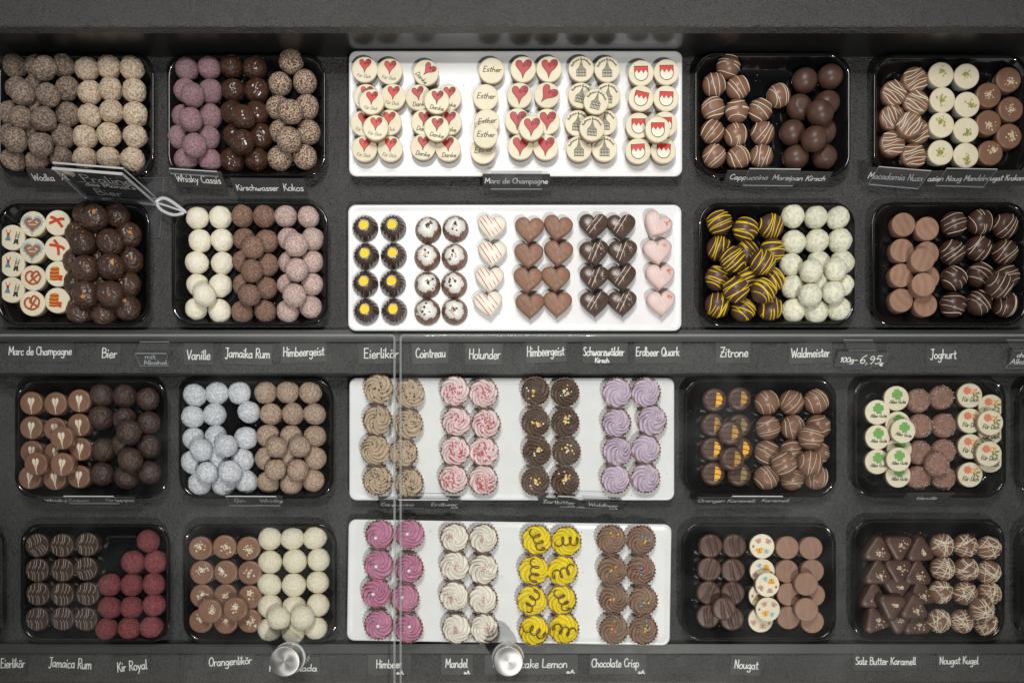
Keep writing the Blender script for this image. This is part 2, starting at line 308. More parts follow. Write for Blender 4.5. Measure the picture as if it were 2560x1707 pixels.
# ------------------------------------------------------------------ stroke lettering
GL = {
'a':(.54,"S.40,.40 .25,.50 .05,.32 .08,.06 .24,.02 .40,.22|L.41,.50 .41,.06 .48,.0"),'b':(.52,"L.06,1 .06,.02|S.06,.36 .25,.50 .42,.30 .36,.05 .2,-.01 .06,.10"),
'c':(.46,"S.40,.42 .24,.50 .05,.28 .12,.03 .27,0 .40,.08"),'d':(.54,"S.41,.38 .25,.50 .05,.30 .09,.04 .24,.02 .41,.2|L.42,1 .42,0"),
'e':(.48,"S.06,.24 .38,.28 .34,.48 .2,.5 .05,.28 .12,.02 .28,0 .42,.1"),'f':(.36,"S.34,.92 .22,1 .15,.8 .15,.3 .14,0|L.02,.5 .3,.52"),
'g':(.52,"S.40,.40 .24,.50 .05,.32 .1,.08 .26,.06 .4,.24|S.42,.50 .42,.1 .38,-.28 .2,-.38 .05,-.26"),'h':(.52,"L.07,1 .07,0|S.07,.3 .22,.49 .38,.42 .41,.2 .42,0"),
'i':(.22,"L.09,.5 .09,0|L.1,.72 .13,.82"),'k':(.48,"L.07,1 .07,0|L.38,.5 .08,.22|L.16,.28 .42,0"),'l':(.22,"S.08,1 .08,.3 .1,.04 .2,.02"),
'm':(.76,"L.06,.5 .06,0|S.06,.3 .2,.5 .34,.42 .35,0|S.35,.3 .5,.5 .64,.42 .66,.15 .68,0"),'n':(.52,"L.06,.5 .06,0|S.06,.3 .22,.5 .38,.42 .41,.15 .42,0"),
'o':(.5,"S.24,.5 .06,.34 .08,.08 .24,0 .42,.12 .42,.38 .24,.5"),'p':(.52,"L.06,.5 .06,-.4|S.06,.36 .25,.5 .42,.3 .36,.05 .2,0 .06,.12"),
'r':(.38,"L.06,.5 .06,0|S.06,.28 .16,.46 .34,.48"),'s':(.42,"S.36,.44 .22,.5 .08,.4 .2,.27 .36,.14 .24,0 .06,.06"),
't':(.36,"S.16,.85 .15,.3 .18,.04 .32,.03|L.02,.58 .32,.6"),'u':(.54,"S.06,.5 .06,.15 .18,0 .34,.08 .41,.3|L.42,.5 .42,.06 .48,0"),
'v':(.46,"L.04,.5 .2,0 .4,.5"),'w':(.7,"S.05,.5 .1,.05 .22,.02 .34,.4|S.34,.4 .38,.06 .5,.02 .62,.5"),'y':(.48,"L.05,.5 .22,.06|L.42,.5 .2,-.1 .08,-.38"),
'z':(.46,"L.06,.48 .38,.48 .06,.02 .4,.02|L.1,.26 .34,.26"),
'A':(.62,"L.03,0 .3,1 .56,0|L.12,.36 .48,.36"),'B':(.56,"L.08,1 .08,0|S.08,1 .38,.95 .4,.62 .1,.52|S.1,.52 .46,.46 .46,.08 .08,0"),
'C':(.58,"S.52,.85 .34,1 .08,.7 .08,.25 .3,0 .52,.14"),'D':(.62,"L.08,1 .08,0|S.08,1 .42,.9 .54,.5 .42,.1 .08,0"),
'E':(.54,"L.46,1 .08,1 .08,0 .48,0|L.08,.52 .4,.52"),'F':(.5,"L.46,1 .08,1 .08,0|L.08,.52 .38,.52"),
'G':(.64,"S.54,.85 .34,1 .08,.7 .08,.25 .3,0 .54,.12 .54,.42|L.34,.42 .58,.42"),'H':(.62,"L.08,1 .08,0|L.52,1 .52,0|L.08,.5 .52,.5"),
'J':(.5,"L.1,1 .48,1|S.34,1 .34,.25 .25,-.15 .05,-.05"),'K':(.56,"L.08,1 .08,0|L.48,1 .1,.45|L.2,.55 .52,0"),'L':(.5,"L.08,1 .08,.02 .46,.02"),
'M':(.76,"L.06,0 .1,1 .36,.3 .62,1 .68,0"),'N':(.62,"L.08,0 .08,1 .5,0 .5,1"),'O':(.64,"S.3,1 .07,.72 .07,.25 .3,0 .54,.25 .54,.75 .3,1"),
'P':(.52,"L.08,1 .08,0|S.08,1 .42,.95 .44,.58 .08,.48"),'Q':(.66,"S.3,1 .07,.72 .07,.25 .3,0 .54,.25 .54,.75 .3,1|L.36,.25 .6,-.06"),
'R':(.56,"L.08,1 .08,0|S.08,1 .42,.95 .44,.58 .08,.48|L.2,.48 .5,0"),'S':(.52,"S.46,.88 .28,1 .09,.8 .26,.54 .46,.3 .3,.02 .06,.12"),
'V':(.56,"L.04,1 .28,0 .54,1"),'W':(.84,"L.03,1 .22,0 .42,.75 .6,0 .82,1"),'Z':(.54,"L.06,1 .48,1 .06,0 .5,0|L.12,.5 .42,.5"),
'0':(.5,"S.24,.9 .06,.6 .08,.2 .24,0 .42,.2 .42,.65 .24,.9"),'1':(.3,"L.04,.62 .2,.9 .2,0"),'5':(.5,"L.42,.95 .14,.95 .1,.55|S.1,.55 .36,.6 .42,.2 .2,0 .05,.08"),
'6':(.5,"S.4,.95 .16,.7 .06,.25 .24,0 .42,.2 .3,.45 .1,.3"),'9':(.5,"S.4,.7 .22,.92 .07,.68 .2,.48 .4,.66 .38,.3 .24,0"),
'-':(.4,"L.06,.36 .34,.38"),',':(.2,"L.12,.06 .05,-.2"),'.':(.18,"L.07,.0 .1,.05"),"'":(.16,"L.08,1 .06,.82"),' ':(.34,""),
'€':(.5,"S.44,.85 .28,.95 .12,.6 .12,.3 .28,0 .44,.1|L.02,.55 .36,.55|L.02,.38 .34,.38"),'|':(.2,"L.1,1.1 .1,-.3")}
for u_, b_ in (('ö', 'o'), ('ä', 'a'), ('ü', 'u')):
    GL[u_] = (GL[b_][0], GL[b_][1] + "|L.14,.68 .15,.80|L.32,.68 .33,.80")
GL['ñ'] = (GL['n'][0], GL['n'][1] + "|S.1,.66 .2,.74 .3,.66 .4,.74")
def glyphs(s, slant=0.0, jit=0.0):
    x = 0; out = []
    for ch in s:
        adv, d = GL[ch]; dy = rnd.uniform(-jit, jit)
        for st in d.split('|'):
            if not st: continue
            pts = [tuple(float(q) for q in p.split(',')) for p in st[1:].split()]
            pts = [Vector((x + a + slant*b, b + dy)) for a, b in pts]
            out += [cr(pts, 4)] if st[0] == 'S' else [[pts[k], pts[k+1]] for k in range(len(pts)-1)]
        x += adv
    return out, x
def write(mb, s, x0, x1, y, h, wd, mi=0, z=0, slant=.06, jit=.03, rise=0.0):
    st, wtot = glyphs(s, slant, jit)
    for p in st: ridge(mb, [(x0 + q[0]/wtot*(x1-x0), y + q[1]*h + rise*(q[0]/wtot)) for q in p], wd, mi, z)
def write_arc(mb, s, r, a0, a1, h, wd, mi, z):
    st, wtot = glyphs(s)
    for p in st:
        o = []
        for q in p:
            a = a0 + (a1-a0)*q[0]/wtot; rr = r + q[1]*h; o.append((rr*math.cos(a), rr*math.sin(a)))
        ridge(mb, o, wd, mi, z)

# ------------------------------------------------------------------ the shelves
ZU, ZL = 0.010, -0.022        # slate of the upper and the lower shelf
XW = 1.25
def yy(py, z): return P(0, py, z).y
wall_y = .5542
def structure(name, mb, mats, label=None):
    o = link(name, mb.mesh(name, mats, False)); tag(o, label, kind='structure'); return o
m = MB(); lip_y0, lip_y1 = yy(858, ZU), yy(829, ZU); box(m, -XW, XW, lip_y1 + .0005, wall_y + .3, ZU - .02, ZU); structure('upper_shelf', m, [M['slate']])
m = MB(); box(m, -XW, XW, wall_y, wall_y + .02, ZU + .0002, .0775); structure('back_wall', m, [M['gloss']])
m = MB(); wy = wall_y - .0015
loft(m, [[(x, y, z) for y, z in ((wy, .078), (wy, .0946), (wy + .0014, .096), (wall_y + .5, .096), (wall_y + .5, .078))] for x in (-XW, XW)], 0, True, True); structure('top_board', m, [M['slate']])
ledU = 0.018; led_front = yy(932, ledU)
m = MB(); box(m, -XW, XW, lip_y0, lip_y1, ZU - .02, ledU + .004); structure('upper_lip', m, [M['trim']])
m = MB(); box(m, -XW, XW, led_front, lip_y0 - .0008, ZL - .02, ledU); structure('upper_ledge', m, [M['slate']])
lip2_y1, lip2_y0 = yy(1606, ZL), yy(1632, ZL + .01)
m = MB(); box(m, -XW, XW, lip2_y1 + .0005, led_front - .0005, ZL - .02, ZL); structure('lower_shelf', m, [M['slate']])
ledL = -0.014
m = MB(); box(m, -XW, XW, lip2_y0, lip2_y1, ZL - .02, ledL + .004); structure('lower_lip', m, [M['trim']])
m = MB(); box(m, -XW, XW, yy(1704, ledL), lip2_y0 - .0008, ZL - .02, ledL); structure('lower_ledge', m, [M['slate']])
m = MB(); box(m, -XW - .3, XW + .3, -1.2, yy(1704, ledL) - .001, -.32, -.30); structure('floor', m, [mat('floor', (.16, .11, .08), .5)])

# ------------------------------------------------------------------ trays
def black_tray(x0, x1, y0, y1, up, label):
    zs = ZU if up else ZL; zr = zs + .022
    a, b = P(x0, y1, zr), P(x1, y0, zr); w_, d_ = b.x - a.x, b.y - a.y
    mb = MB()
    prof = [(.013, .0004), (.004, .006), (.0012, .019), (0, .0208), (.0004, .0219), (.0016, .0222), (.0034, .0217), (.0048, .0200), (.0085, .0140), (.0135, .0075), (.0165, .0050), (.0205, .0041)]
    loft(mb, [rrect(w_ - 2*i, d_ - 2*i, max(.026 - i*.45, .008), z, 12) for i, z in prof])
    o = link('serving_tray', mb.mesh('serving_tray', [M['black_plastic']])); o.location = ((a.x+b.x)/2, (a.y+b.y)/2, zs)
    return tag(o, label, 'tray', 'black plastic serving trays')
def white_tray(cx, cy, w_, d_, rot, up, label):
    zs = ZU if up else ZL; zt = zs + .0205; p = P(cx, cy, zt); w_, d_ = L(w_, zt), L(d_, zt)
    mb = MB()
    prof = [(.014, .0004), (.003, .012), (.0006, .0175), (0, .0192), (.0005, .0202), (.0018, .0206), (.0035, .0205), (.006, .0199), (.009, .0197)]
    loft(mb, [rrect(w_ - 2*i, d_ - 2*i, max(.0095 - i*.3, .004), z, 8) for i, z in prof])
    o = link('serving_tray', mb.mesh('serving_tray', [M['white_tray']]), None, (p.x, p.y, zs), (0, 0, R(rot)))
    return tag(o, label, 'tray', 'white serving trays')
TB = 'black rounded plastic tray '
black_tray(-6, 385, 135, 443, 1, TB + 'of grey brown and beige nut truffles, top left corner')
black_tray(418, 814, 136, 443, 1, TB + 'of lilac, dark and flaked truffles above the Whisky Cassis card')
black_tray(1737, 2127, 132, 443, 1, TB + 'of white drizzled and plain pralines behind the Cappuccino card')
black_tray(2184, 2572, 136, 440, 1, TB + 'of striped, pistachio and nut pralines, top right corner')
black_tray(-8, 374, 508, 815, 1, TB + 'of printed discs and dark lumps above the Bier card')
black_tray(429, 820, 507, 815, 1, TB + 'of white, cocoa and rose truffles above the Vanille card')
black_tray(1747, 2138, 506, 815, 1, TB + 'of yellow striped and greenish truffles above the Zitrone card')
black_tray(2179, 2570, 505, 815, 1, TB + 'of nougat discs and dark balls above the Joghurt card')
black_tray(36, 418, 947, 1246, 0, TB + 'of heart discs and dark truffles behind the Grappa card')
black_tray(447, 834, 946, 1246, 0, TB + 'of pale blue and beige truffles behind the Gin card')
black_tray(1709, 2092, 944, 1243, 0, TB + 'of orange topped and drizzled pralines behind Orangen Karamell card')
black_tray(2134, 2516, 943, 1244, 0, TB + 'of clover and flower prints under the Joghurt card')
black_tray(50, 425, 1308, 1605, 0, TB + 'of striped dark discs and red truffles, bottom left')
black_tray(457, 842, 1308, 1606, 0, TB + 'of nut topped discs and coconut balls above Orangenlikör card')
black_tray(1703, 2091, 1306, 1602, 0, TB + 'of ridged and butterfly discs above the Nougat card')
black_tray(2131, 2513, 1296, 1602, 0, TB + 'of triangles and net drizzled balls above Salz Butter card')
black_tray(-372, 10, 1308, 1605, 0, TB + 'cut off by the lower left picture edge')
black_tray(2545, 2930, 943, 1244, 0, TB + 'cut off at the right edge beside the flower prints')
black_tray(2543, 2928, 1300, 1602, 0, TB + 'cut off by the lower right picture edge')
white_tray(1289, 284, 834, 314, 0, 1, 'white tray of printed cream discs, topmost of the four white trays')
white_tray(1287, 669, 834, 315, 0, 1, 'white tray of bundt pralines and hearts just above the glass doors')
white_tray(1279.5, 1097, 813, 306, 0, 0, 'white tray of mocha, pink, chocolate and lavender swirl cups')
white_tray(1273, 1455, 808, 303, -.9, 0, 'white tray of raspberry, white, yellow and chocolate swirl cups, lowest')

# ------------------------------------------------------------------ praline shapes (metres, base at z = 0)
def ball_mesh(r, kind, seed, m_):
    v, f = ICO4; mb = MB(); o = Vector((seed*7.3, seed*3.1, seed*1.7)); out = []
    for p in v:
        d = 0
        if kind == 'dust': d = .05*noise.noise(p*1.7+o) - .045*abs(noise.noise(p*2.9+o*1.7)) + .016*noise.noise(p*8+o)
        elif kind == 'coarse': d = .09*noise.noise(p*1.5+o) + .045*noise.noise(p*4.5+o) + .03*noise.noise(p*10+o) + .018*noise.noise(p*22+o)
        elif kind == 'smooth': d = .012*noise.noise(p*1.6+o)
        elif kind == 'flake': d = .03*noise.noise(p*2+o) + .045*abs(noise.noise(p*13+o)) + .02*noise.noise(p*28+o)
        elif kind == 'coat': d = .06*noise.noise(p*1.7+o) + .13*(.3-abs(noise.noise(p*2.9+o*1.3)))
        elif kind == 'rough': d = .05*noise.noise(p*2+o) + .11*(.35-abs(noise.noise(p*5.2+o))) + .03*noise.noise(p*16+o)
        elif kind == 'bier': d = .08*noise.noise(p*1.6+o) + .16*(.3-abs(noise.noise(p*3.6+o))) + .05*max(0, noise.noise(p*7+o))
        q = p*(1+d)
        if kind == 'smooth' and seed % 3 == 0 and q.z > .90: q.z = .90 + (q.z-.90)*.12
        q.z *= .95
        if q.z < -.72: q.z = -.72 + (q.z+.72)*.2
        out.append((q.x*r, q.y*r, (q.z+.766)*r))
    mb.add(out, f); return mb.mesh('truffle', [m_])
def drizzle_mesh(r, seed, m_, n=4, wd=.0005, spread=.85, ang=None, net=False, end=.3):
    g = random.Random(seed); mb = MB(); ang = g.uniform(0, 6.28) if ang is None else ang
    for k in range(n):
        a = g.uniform(0, 6.28) if net else ang + g.uniform(-.12, .12)
        d = (g.uniform(-.6, .6) if net else (-spread + 2*spread*(k+.5)/n + g.uniform(-.12, .12)))
        ax = Vector((math.cos(a), math.sin(a), g.uniform(-.35, .35) if net else g.uniform(-.15, .15))).normalized()
        b = ax.cross(Vector((0, 0, 1))).normalized(); u = b.cross(ax).normalized()
        if u.z < 0: u = -u
        e0, e1 = g.uniform(-.1, end), math.pi - g.uniform(-.1, end); pts = []
        ph = g.uniform(0, 6)
        for i in range(15):
            t = e0 + (e1-e0)*i/14; dd = d + .05*math.sin(ph+2.2*t); rr = math.sqrt(max(0, 1-dd*dd))
            q = ax*dd + (b*math.cos(t) + u*math.sin(t))*rr; q *= 1.012
            if q.z > .92 and seed % 3 == 0: q.z = .92
            pts.append((q.x*r, q.y*r, (q.z*.95+.766)*r))
        tube(mb, pts, wd*g.uniform(.7, 1.25))
    return mb.mesh('drizzle', [m_])
def disc_mesh(r, h, bev, mats, topfn=None, n=44, name='body', taper=.96, z0=0.0, mi=0):
    mb = MB(); rings = [circ(r*taper*.97, z0, n), circ(r*taper, z0+.001, n), circ(r, h-bev, n)]
    for k in (1, 2, 3): a = math.pi/6*k; rings.append(circ(r-bev+bev*math.cos(a), h-bev+bev*math.sin(a), n))
    for q in (.86, .72, .58, .44, .30, .16, .05):
        rr = (r-bev)*q; rings.append(circ(rr, h, n))
    if topfn:
        for k in range(5, len(rings)): rings[k] = [(x, y, z + topfn(x/r, y/r)*(1 if k > 5 else .6)) for x, y, z in rings[k]]
    loft(mb, rings, mi, True, True); return mb.mesh(name, mats)
def heart_pts(n=40, s=1.0, fat=False):
    o = []
    for i in range(n):
        t = 2*math.pi*i/n
        x = 16*math.sin(t)**3; y = 13*math.cos(t) - 5*math.cos(2*t) - 2*math.cos(3*t) - math.cos(4*t)
        x, y = x/17, (y+2.5)/17; k = math.hypot(x, y); a = .78 + .22*.92/max(k, .25) if fat else 1; a = min(a, 1.35)
        o.append((x*a*s*(1.0), y*a*s))
    return o
def heart_mesh(r, h, m_, seed, ridges=0, dome=.0012, knob=0):
    hp = heart_pts(48, r*1.13, True); hp = [(x*1.03, y) for x, y in hp][::-1]; mb = MB()
    rings = [[(x*.9, y*.9, 0) for x, y in hp], [(x, y, h*.45) for x, y in hp], [(x, y, h-.0035) for x, y in hp]]
    for sc, dz in ((.985, .0018), (.94, .0007), (.88, .0001), (.75, -.0004), (.6, -.0008), (.45, -.001), (.3, -.0011), (.12, -.0012)):
        ring = []
        for x, y in hp:
            X, Y = x*sc, y*sc; z = h - dz*1.6
            if ridges: u = (X*.78 + Y*.62)/r; z += .0012*math.exp(-((u-.22)/.07)**2) + .0012*math.exp(-((u+.12)/.07)**2)
            if knob: z += .0022*math.exp(-(((X-.05*r)/r)**2+((Y-.02*r)/r)**2)/.045)
            ring.append((X, Y, z))
        rings.append(ring)
    loft(mb, rings, 0, True, True); return mb.mesh('body', [m_])
def tri_mesh(r, h, m_):
    base = []
    for k in range(3):
        a = math.pi/2 + 2*math.pi*k/3; cx, cy = r*.70*math.cos(a), r*.70*math.sin(a)
        for i in range(9): b = a - math.pi/3 + 2*math.pi/3*i/8; base.append((cx + r*.34*math.cos(b), cy + r*.34*math.sin(b)))
    mb = MB(); rings = []
    for s, z in ((1.06, 0), (1.10, .0012), (1.0, h-.003), (.95, h-.0012), (.86, h-.0002), (.6, h), (.3, h+.0001)): rings.append([(x*s, y*s, z) for x, y in base])
    loft(mb, rings, 0, True, True); return mb.mesh('body', [m_])
def bundt_mesh(r, h, m_, hole=.33):
    mb = MB(); rings = []; n = 144
    prof = [(.96, 0), (1, .03), (1, .08), (.965, .15), (.92, .30), (.83, .5), (.70, .7), (.56, .86), (.46, .95), (.40, .985), (hole, .96), (hole*.96, .9)]
    for k, (q, zz) in enumerate(prof):
        ring = []; tw = zz*1.5
        amp = (.13 if .2 < zz < .9 and k < 9 else .06 if k > 2 and k < 10 else .015 if k > 0 else 0)
        for i in range(n):
            t = 2*math.pi*i/n; cc = abs(math.cos(9*(t+tw)))**.7
            rr = r*q*(1 + amp*(cc-.6)); ring.append((rr*math.cos(t), rr*math.sin(t), h*zz))
        rings.append(ring)
    loft(mb, rings, 0, False, True); loft(mb, [circ(r*hole*1.02, h*.90, 40), circ(r*hole*.2, h*.905, 40)], 0); return mb.mesh('body', [m_])
FRN = 8
def fr_h(r, h, x, y, seed):                       # height of a piped swirl at x, y
    rho = min(1, math.hypot(x, y)/r); t = math.atan2(y, x)
    cc = abs(math.cos(FRN/2*(t + (2.6)*(1-rho)**.9 + seed)))
    return h*(1-rho**1.9) + .0024*(cc-.55)*min(1, rho*2.2)
def frosting_mesh(r, h, m_, seed, am=1.0):
    mb = MB(); n = 144; rings = []; o = Vector((seed*9.1, 3.3, seed*4.7))
    for q in (1.0, .975, .93, .88, .82, .76, .70, .64, .58, .52, .46, .40, .34, .28, .22, .16, .10, .05, .015):
        ring = []
        for i in range(n):
            t = 2*math.pi*i/n; wob = .32*noise.noise(Vector((math.cos(t)*1.3, math.sin(t)*1.3, q*1.5)) + o)
            ph = t + 2.5*(1-q)**.8 + seed + wob; cc = abs(math.cos(FRN/2*ph))**.6; c2 = abs(math.cos(FRN*ph + 1))
            rr = r*q*(1 + (.10*(cc-.6) + .05*wob)*(q > .5)); x, y = rr*math.cos(t), rr*math.sin(t); ox = r*.16*(1-q)
            z = h*(1-q**1.8) + am*(.0072*(cc-.6) + .0006*(c2-.6))*min(1, q*2.0) + (-.002 if q == 1.0 else 0)
            ring.append((x + ox*math.cos(seed*5), y + ox*math.sin(seed*5), z))
        rings.append(ring)
    loft(mb, rings); return mb.mesh('frosting', [m_])
def cup_mesh(r, h, m_):
    mb = MB(); n = 104; rings = []
    for q, zz, amp in ((.74, 0, .02), (.78, .1, .04), (.98, .96, .10), (.99, 1, .10), (.955, 1, .10), (.93, .8, .09), (.8, .6, .03)):
        ring = []
        for i in range(n):
            t = 2*math.pi*i/n; k = abs(((t*26/(2*math.pi)) % 1)*2-1); rr = r*q*(1+amp*(k-.3)); ring.append((rr*math.cos(t), rr*math.sin(t), h*zz))
        rings.append(ring)
    loft(mb, rings, 0, True, True); return mb.mesh('cup', [m_], False)
def chips(g, n, area, zfn, size, mats, flat=.6, name='topping', spread=None, kind='chip'):
    mb = MB(); v, f = (ICO1 if kind == 'bead' else ico(0))
    cx, cy, ar = area
    for k in range(n):
        a, d = g.uniform(0, 6.28), abs(g.gauss(0, .5)) if spread is None else g.uniform(0, 1)**.5
        if d > 1: d = g.uniform(0, 1)
        x, y = cx + ar*d*math.cos(a), cy + ar*d*math.sin(a); s = size*(1 if kind == 'bead' else g.uniform(.35, 1.25))
        rot = Euler((g.uniform(-.5, .5), g.uniform(-.5, .5), g.uniform(0, 6.28))).to_matrix()
        sc = Vector((1, 1, 1)) if kind == 'bead' else Vector((1, g.uniform(.45, .9), flat))
        vs = []
        for p in v:
            q = Vector((p.x*sc.x, p.y*sc.y, p.z*sc.z))*s
            if kind != 'bead': q *= g.uniform(.75, 1.2)
            q = rot @ q; vs.append((x+q.x, y+q.y, zfn(x, y)+q.z+s*.25))
        mb.add(vs, f, g.randrange(len(mats)))
    return mb.mesh(name, mats, kind == 'bead')

# ---- prints, drawn in the unit disc, z measured from the disc top
def swirl(cx, cy, r, turns, a0, k=1):
    return [(cx + r*(1-i/26*.85)*math.cos(a0+k*i/26*turns*6.28), cy + r*(1-i/26*.85)*math.sin(a0+k*i/26*turns*6.28)) for i in range(27)]
HP = [(-.02,-.62),(-.12,-.30),(-.34,-.02),(-.50,.20),(-.52,.42),(-.40,.56),(-.20,.55),(-.04,.38),(.10,.56),(.32,.64),(.50,.54),(.52,.32),(.38,.06),(.16,-.16),(.04,-.40)]
def print_mesh(kind, r):
    mb = MB(); names = []
    def mi(n):
        if n not in names: names.append(n)
        return names.index(n)
    S = lambda pts: [(x*r, y*r) for x, y in pts]
    def pl(pts, n, lay=1): poly(mb, S(pts), .00012*lay, mi(n))
    def ln(pts, n, wd, lay=2): ridge(mb, S(pts), wd*r, mi(n), .00012*lay, .0001)
    def tx(s, x0, x1, y, h, wd=.035, n='p_dark', slant=.25, rise=0): write(mb, s, x0*r, x1*r, y*r, h*r, wd*r, mi(n), .00015, slant, .02, rise*r)
    if kind in ('fuer', 'danke', 'heart'):
        k, dx, dy = (.86, .02, .26) if kind != 'heart' else (1.18, .02, .0)
        hp = [(p.x*k+dx, p.y*k+dy) for p in cr([Vector(q) for q in HP] + [Vector(HP[0])], 4)]
        pl(hp, 'p_red' if kind != 'fuer' else 'p_shield'); ln(hp, 'p_dark', .03)
        ln(swirl(.30*k+dx, .36*k+dy, .20*k, 1.6, 2.2, -1), 'p_dark', .035, 4); ln(swirl(.04*k+dx, .22*k+dy, .12*k, 1.1, .8), 'p_dark', .03, 4)
        if kind == 'fuer': tx('Für Dich', -.58, .52, -.60, .26, .03, 'p_grey', rise=-.08)
        if kind == 'danke': tx('Danke', -.55, .58, -.66, .34, .045, rise=-.10)
    elif kind == 'esther': tx('Esther', -.72, .74, -.10, .42, .05, rise=-.06)
    elif kind == 'rathaus':
        write_arc(mb, 'Rathaus Kulmbach', .68*r, R(168), R(18), .17*r, .035*r, mi('p_dark'), .00015)
        ln([(-.02, .72), (.0, .3)], 'p_hall', .035)
        pl([(-.02, .66), (-.13, .12), (.11, .12)], 'p_hall2')
        pl([(-.14, .12), (-.36, -.14), (-.36, -.60), (.36, -.60), (.36, -.14), (.13, .12)], 'p_hall2')
        for x in (-.36, -.24, -.12, 0, .12, .24, .36): ln([(x, -.62), (x, -.14+max(0, .2-abs(x)*.6))], 'p_hall', .035)
        for y in (-.6, -.46, -.3, -.14): ln([(-.37, y), (.37, y)], 'p_hall', .035)
        ln([(-.38, -.14), (-.14, .14), (0, .70), (.13, .14), (.38, -.14)], 'p_hall', .035, 3)
        for x in (-.3, -.18, -.06, .06, .18, .3): ln([(x, -.24), (x, -.18)], 'p_white', .05, 4); ln([(x, -.54), (x, -.40)], 'p_white', .045, 4)
        for y in (.16, .3): ln([(-.1, y), (.1, y)], 'p_hall', .03)
    elif kind == 'shield':
        out = [(-.52, .50), (.52, .50), (.52, -.1)] + [(.52*math.cos(-t), -.1-.52*math.sin(t)) for t in [i*math.pi/14 for i in range(1, 14)]] + [(-.52, -.1)]
        pl(out, 'p_white', 1)
        for k in range(3):
            x = -.52 + k*.3467
            pl([(x, .48), (x, -.06), (x+.173, .20), (x+.173, .48)], 'p_shield', 2)
            pl([(x+.1733, .48), (x+.1733, .20), (x+.3467, -.06), (x+.3467, .48)], 'p_shield', 2)
        ln(out + [out[0]], 'p_dark', .05, 3)
    elif kind == 'clover':
        for k in range(4):
            a = R(45+90*k+8)
            pl([(.05 + (x*math.cos(a-R(90)) - (y+.34)*math.sin(a-R(90)))*.44, .30 + (x*math.sin(a-R(90)) + (y+.34)*math.cos(a-R(90)))*.44) for x, y in heart_pts(24, .72)], 'p_green', 1+k*.2)
        ln([(.05, .3), (.0, .0), (-.04, -.1)], 'p_green', .05)
        tx('Alles Gute', -.60, .72, -.42, .26, .045)
    elif kind == 'flower':
        for cx, cy, rr, n in ((-.25, .38, .30, 'p_flower'), (.18, .34, .19, 'p_orange')):
            pl([(cx+rr*(1+.13*math.cos(9*t))*math.cos(t), cy+rr*(1+.13*math.cos(9*t))*math.sin(t)) for t in [i*6.283/54 for i in range(54)]], n, 1 if n == 'p_flower' else 1.5)
            ln([(cx+rr*.45*math.cos(t), cy+rr*.45*math.sin(t)) for t in [i*6.283/20 for i in range(21)]], 'p_orange' if n == 'p_flower' else 'p_white', .05, 3)
        for cx, cy, a in ((.60, .20, .1), (.55, -.06, -.7), (.30, .02, -1.4), (.42, .42, .9)):
            pl([(cx+.20*math.cos(t)*math.cos(a)-.075*math.sin(t)*math.sin(a), cy+.20*math.cos(t)*math.sin(a)+.075*math.sin(t)*math.cos(a)) for t in [i*6.283/16 for i in range(16)]], 'p_olive' if a != .9 else 'p_orange', 2)
        tx('Für Dich', -.66, .68, -.50, .34, .055)
    elif kind == 'butterfly':
        for cx, cy, a, n, k in ((-.3, .42, .3, 'p_bflyrose', .26), (.48, .38, -.5, 'p_bflyrose', .27), (-.22, -.36, .2, 'p_bflyyellow', .30), (.32, -.42, -.3, 'p_lightblue', .25)):
            for sx in (-1, 1):
                for dx, dy, w_, h_ in ((.5, .35, .55, .45), (.38, -.35, .38, .34)):
                    pts = []
                    for t in [i*6.283/14 for i in range(14)]:
                        x, y = sx*(dx+w_*math.cos(t))*k, (dy+h_*math.sin(t))*k; pts.append((cx+x*math.cos(a)-y*math.sin(a), cy+x*math.sin(a)+y*math.cos(a)))
                    if sx > 0: pass
                    pl(pts if sx > 0 else pts[::-1], n, 1+.3*(dy < 0)+.15*sx)
            ln([(cx+.6*k*math.sin(a), cy-.6*k*math.cos(a)), (cx-.6*k*math.sin(a), cy+.6*k*math.cos(a))], 'p_grey', .05, 3)
        pl([(-.72+.10*math.cos(t), .0+.12*math.sin(t)) for t in [i*.5236 for i in range(12)]], 'p_brown')
    elif kind == 'dirndl':
        pl([(-.40, .12), (-.22, .12), (-.08, -.28), (-.54, -.28)], 'p_steel'); pl([(-.42, .34), (-.20, .34), (-.22, .10), (-.40, .10)], 'p_red', 1.5)
        ln([(-.42, .34), (-.48, .54)], 'p_red', .06); ln([(-.20, .34), (-.14, .54)], 'p_red', .06)
        pl([(.12, -.52), (.26, -.52), (.31, -.3), (.40, -.52), (.54, -.52), (.50, -.12), (.22, -.12)], 'p_dark')
        for a, b in (((.24, -.1), (.34, .46)), ((.48, -.1), (.58, .42)), ((.30, .2), (.56, .2)), ((.27, .05), (.52, .05))): ln([a, b], 'p_dark', .05)
    elif kind == 'gingerbread':
        hp = [(x*.72, y*.70-.12) for x, y in heart_pts(40, 1)]
        pl([(x*1.22, (y+.12)*1.22-.12) for x, y in hp], 'p_lightblue', 1); pl(hp, 'p_brown', 2)
        q = [(x*1.18, (y+.12)*1.18-.12) for x, y in hp]
        for i in range(0, 40, 2): ln([q[i], (q[i][0]*1.06, q[i][1]*1.06)], 'p_blue', .09, 3)
        for s in (-1, 1): ln([(s*.26, .42), (s*.27, .94)], 'p_blue', .025)
        for x, y in ((-.30, .14), (-.16, .20), (.26, .16), (.36, .08)): ln([(x-.03, y), (x+.03, y)], 'p_white', .09, 4)
        ln([(-.26, -.08), (.26, -.08)], 'p_white', .06, 4); ln([(-.08, -.40), (0, -.46), (.08, -.40)], 'p_red', .06, 4)
    elif kind == 'pretzel':
        ln([p[:] for p in cr([Vector(q) for q in ((-.30, -.44), (-.06, -.16), (.26, .16), (.42, .36), (.24, .52), (.02, .34), (-.06, .02))], 5)], 'p_pretzel', .15)
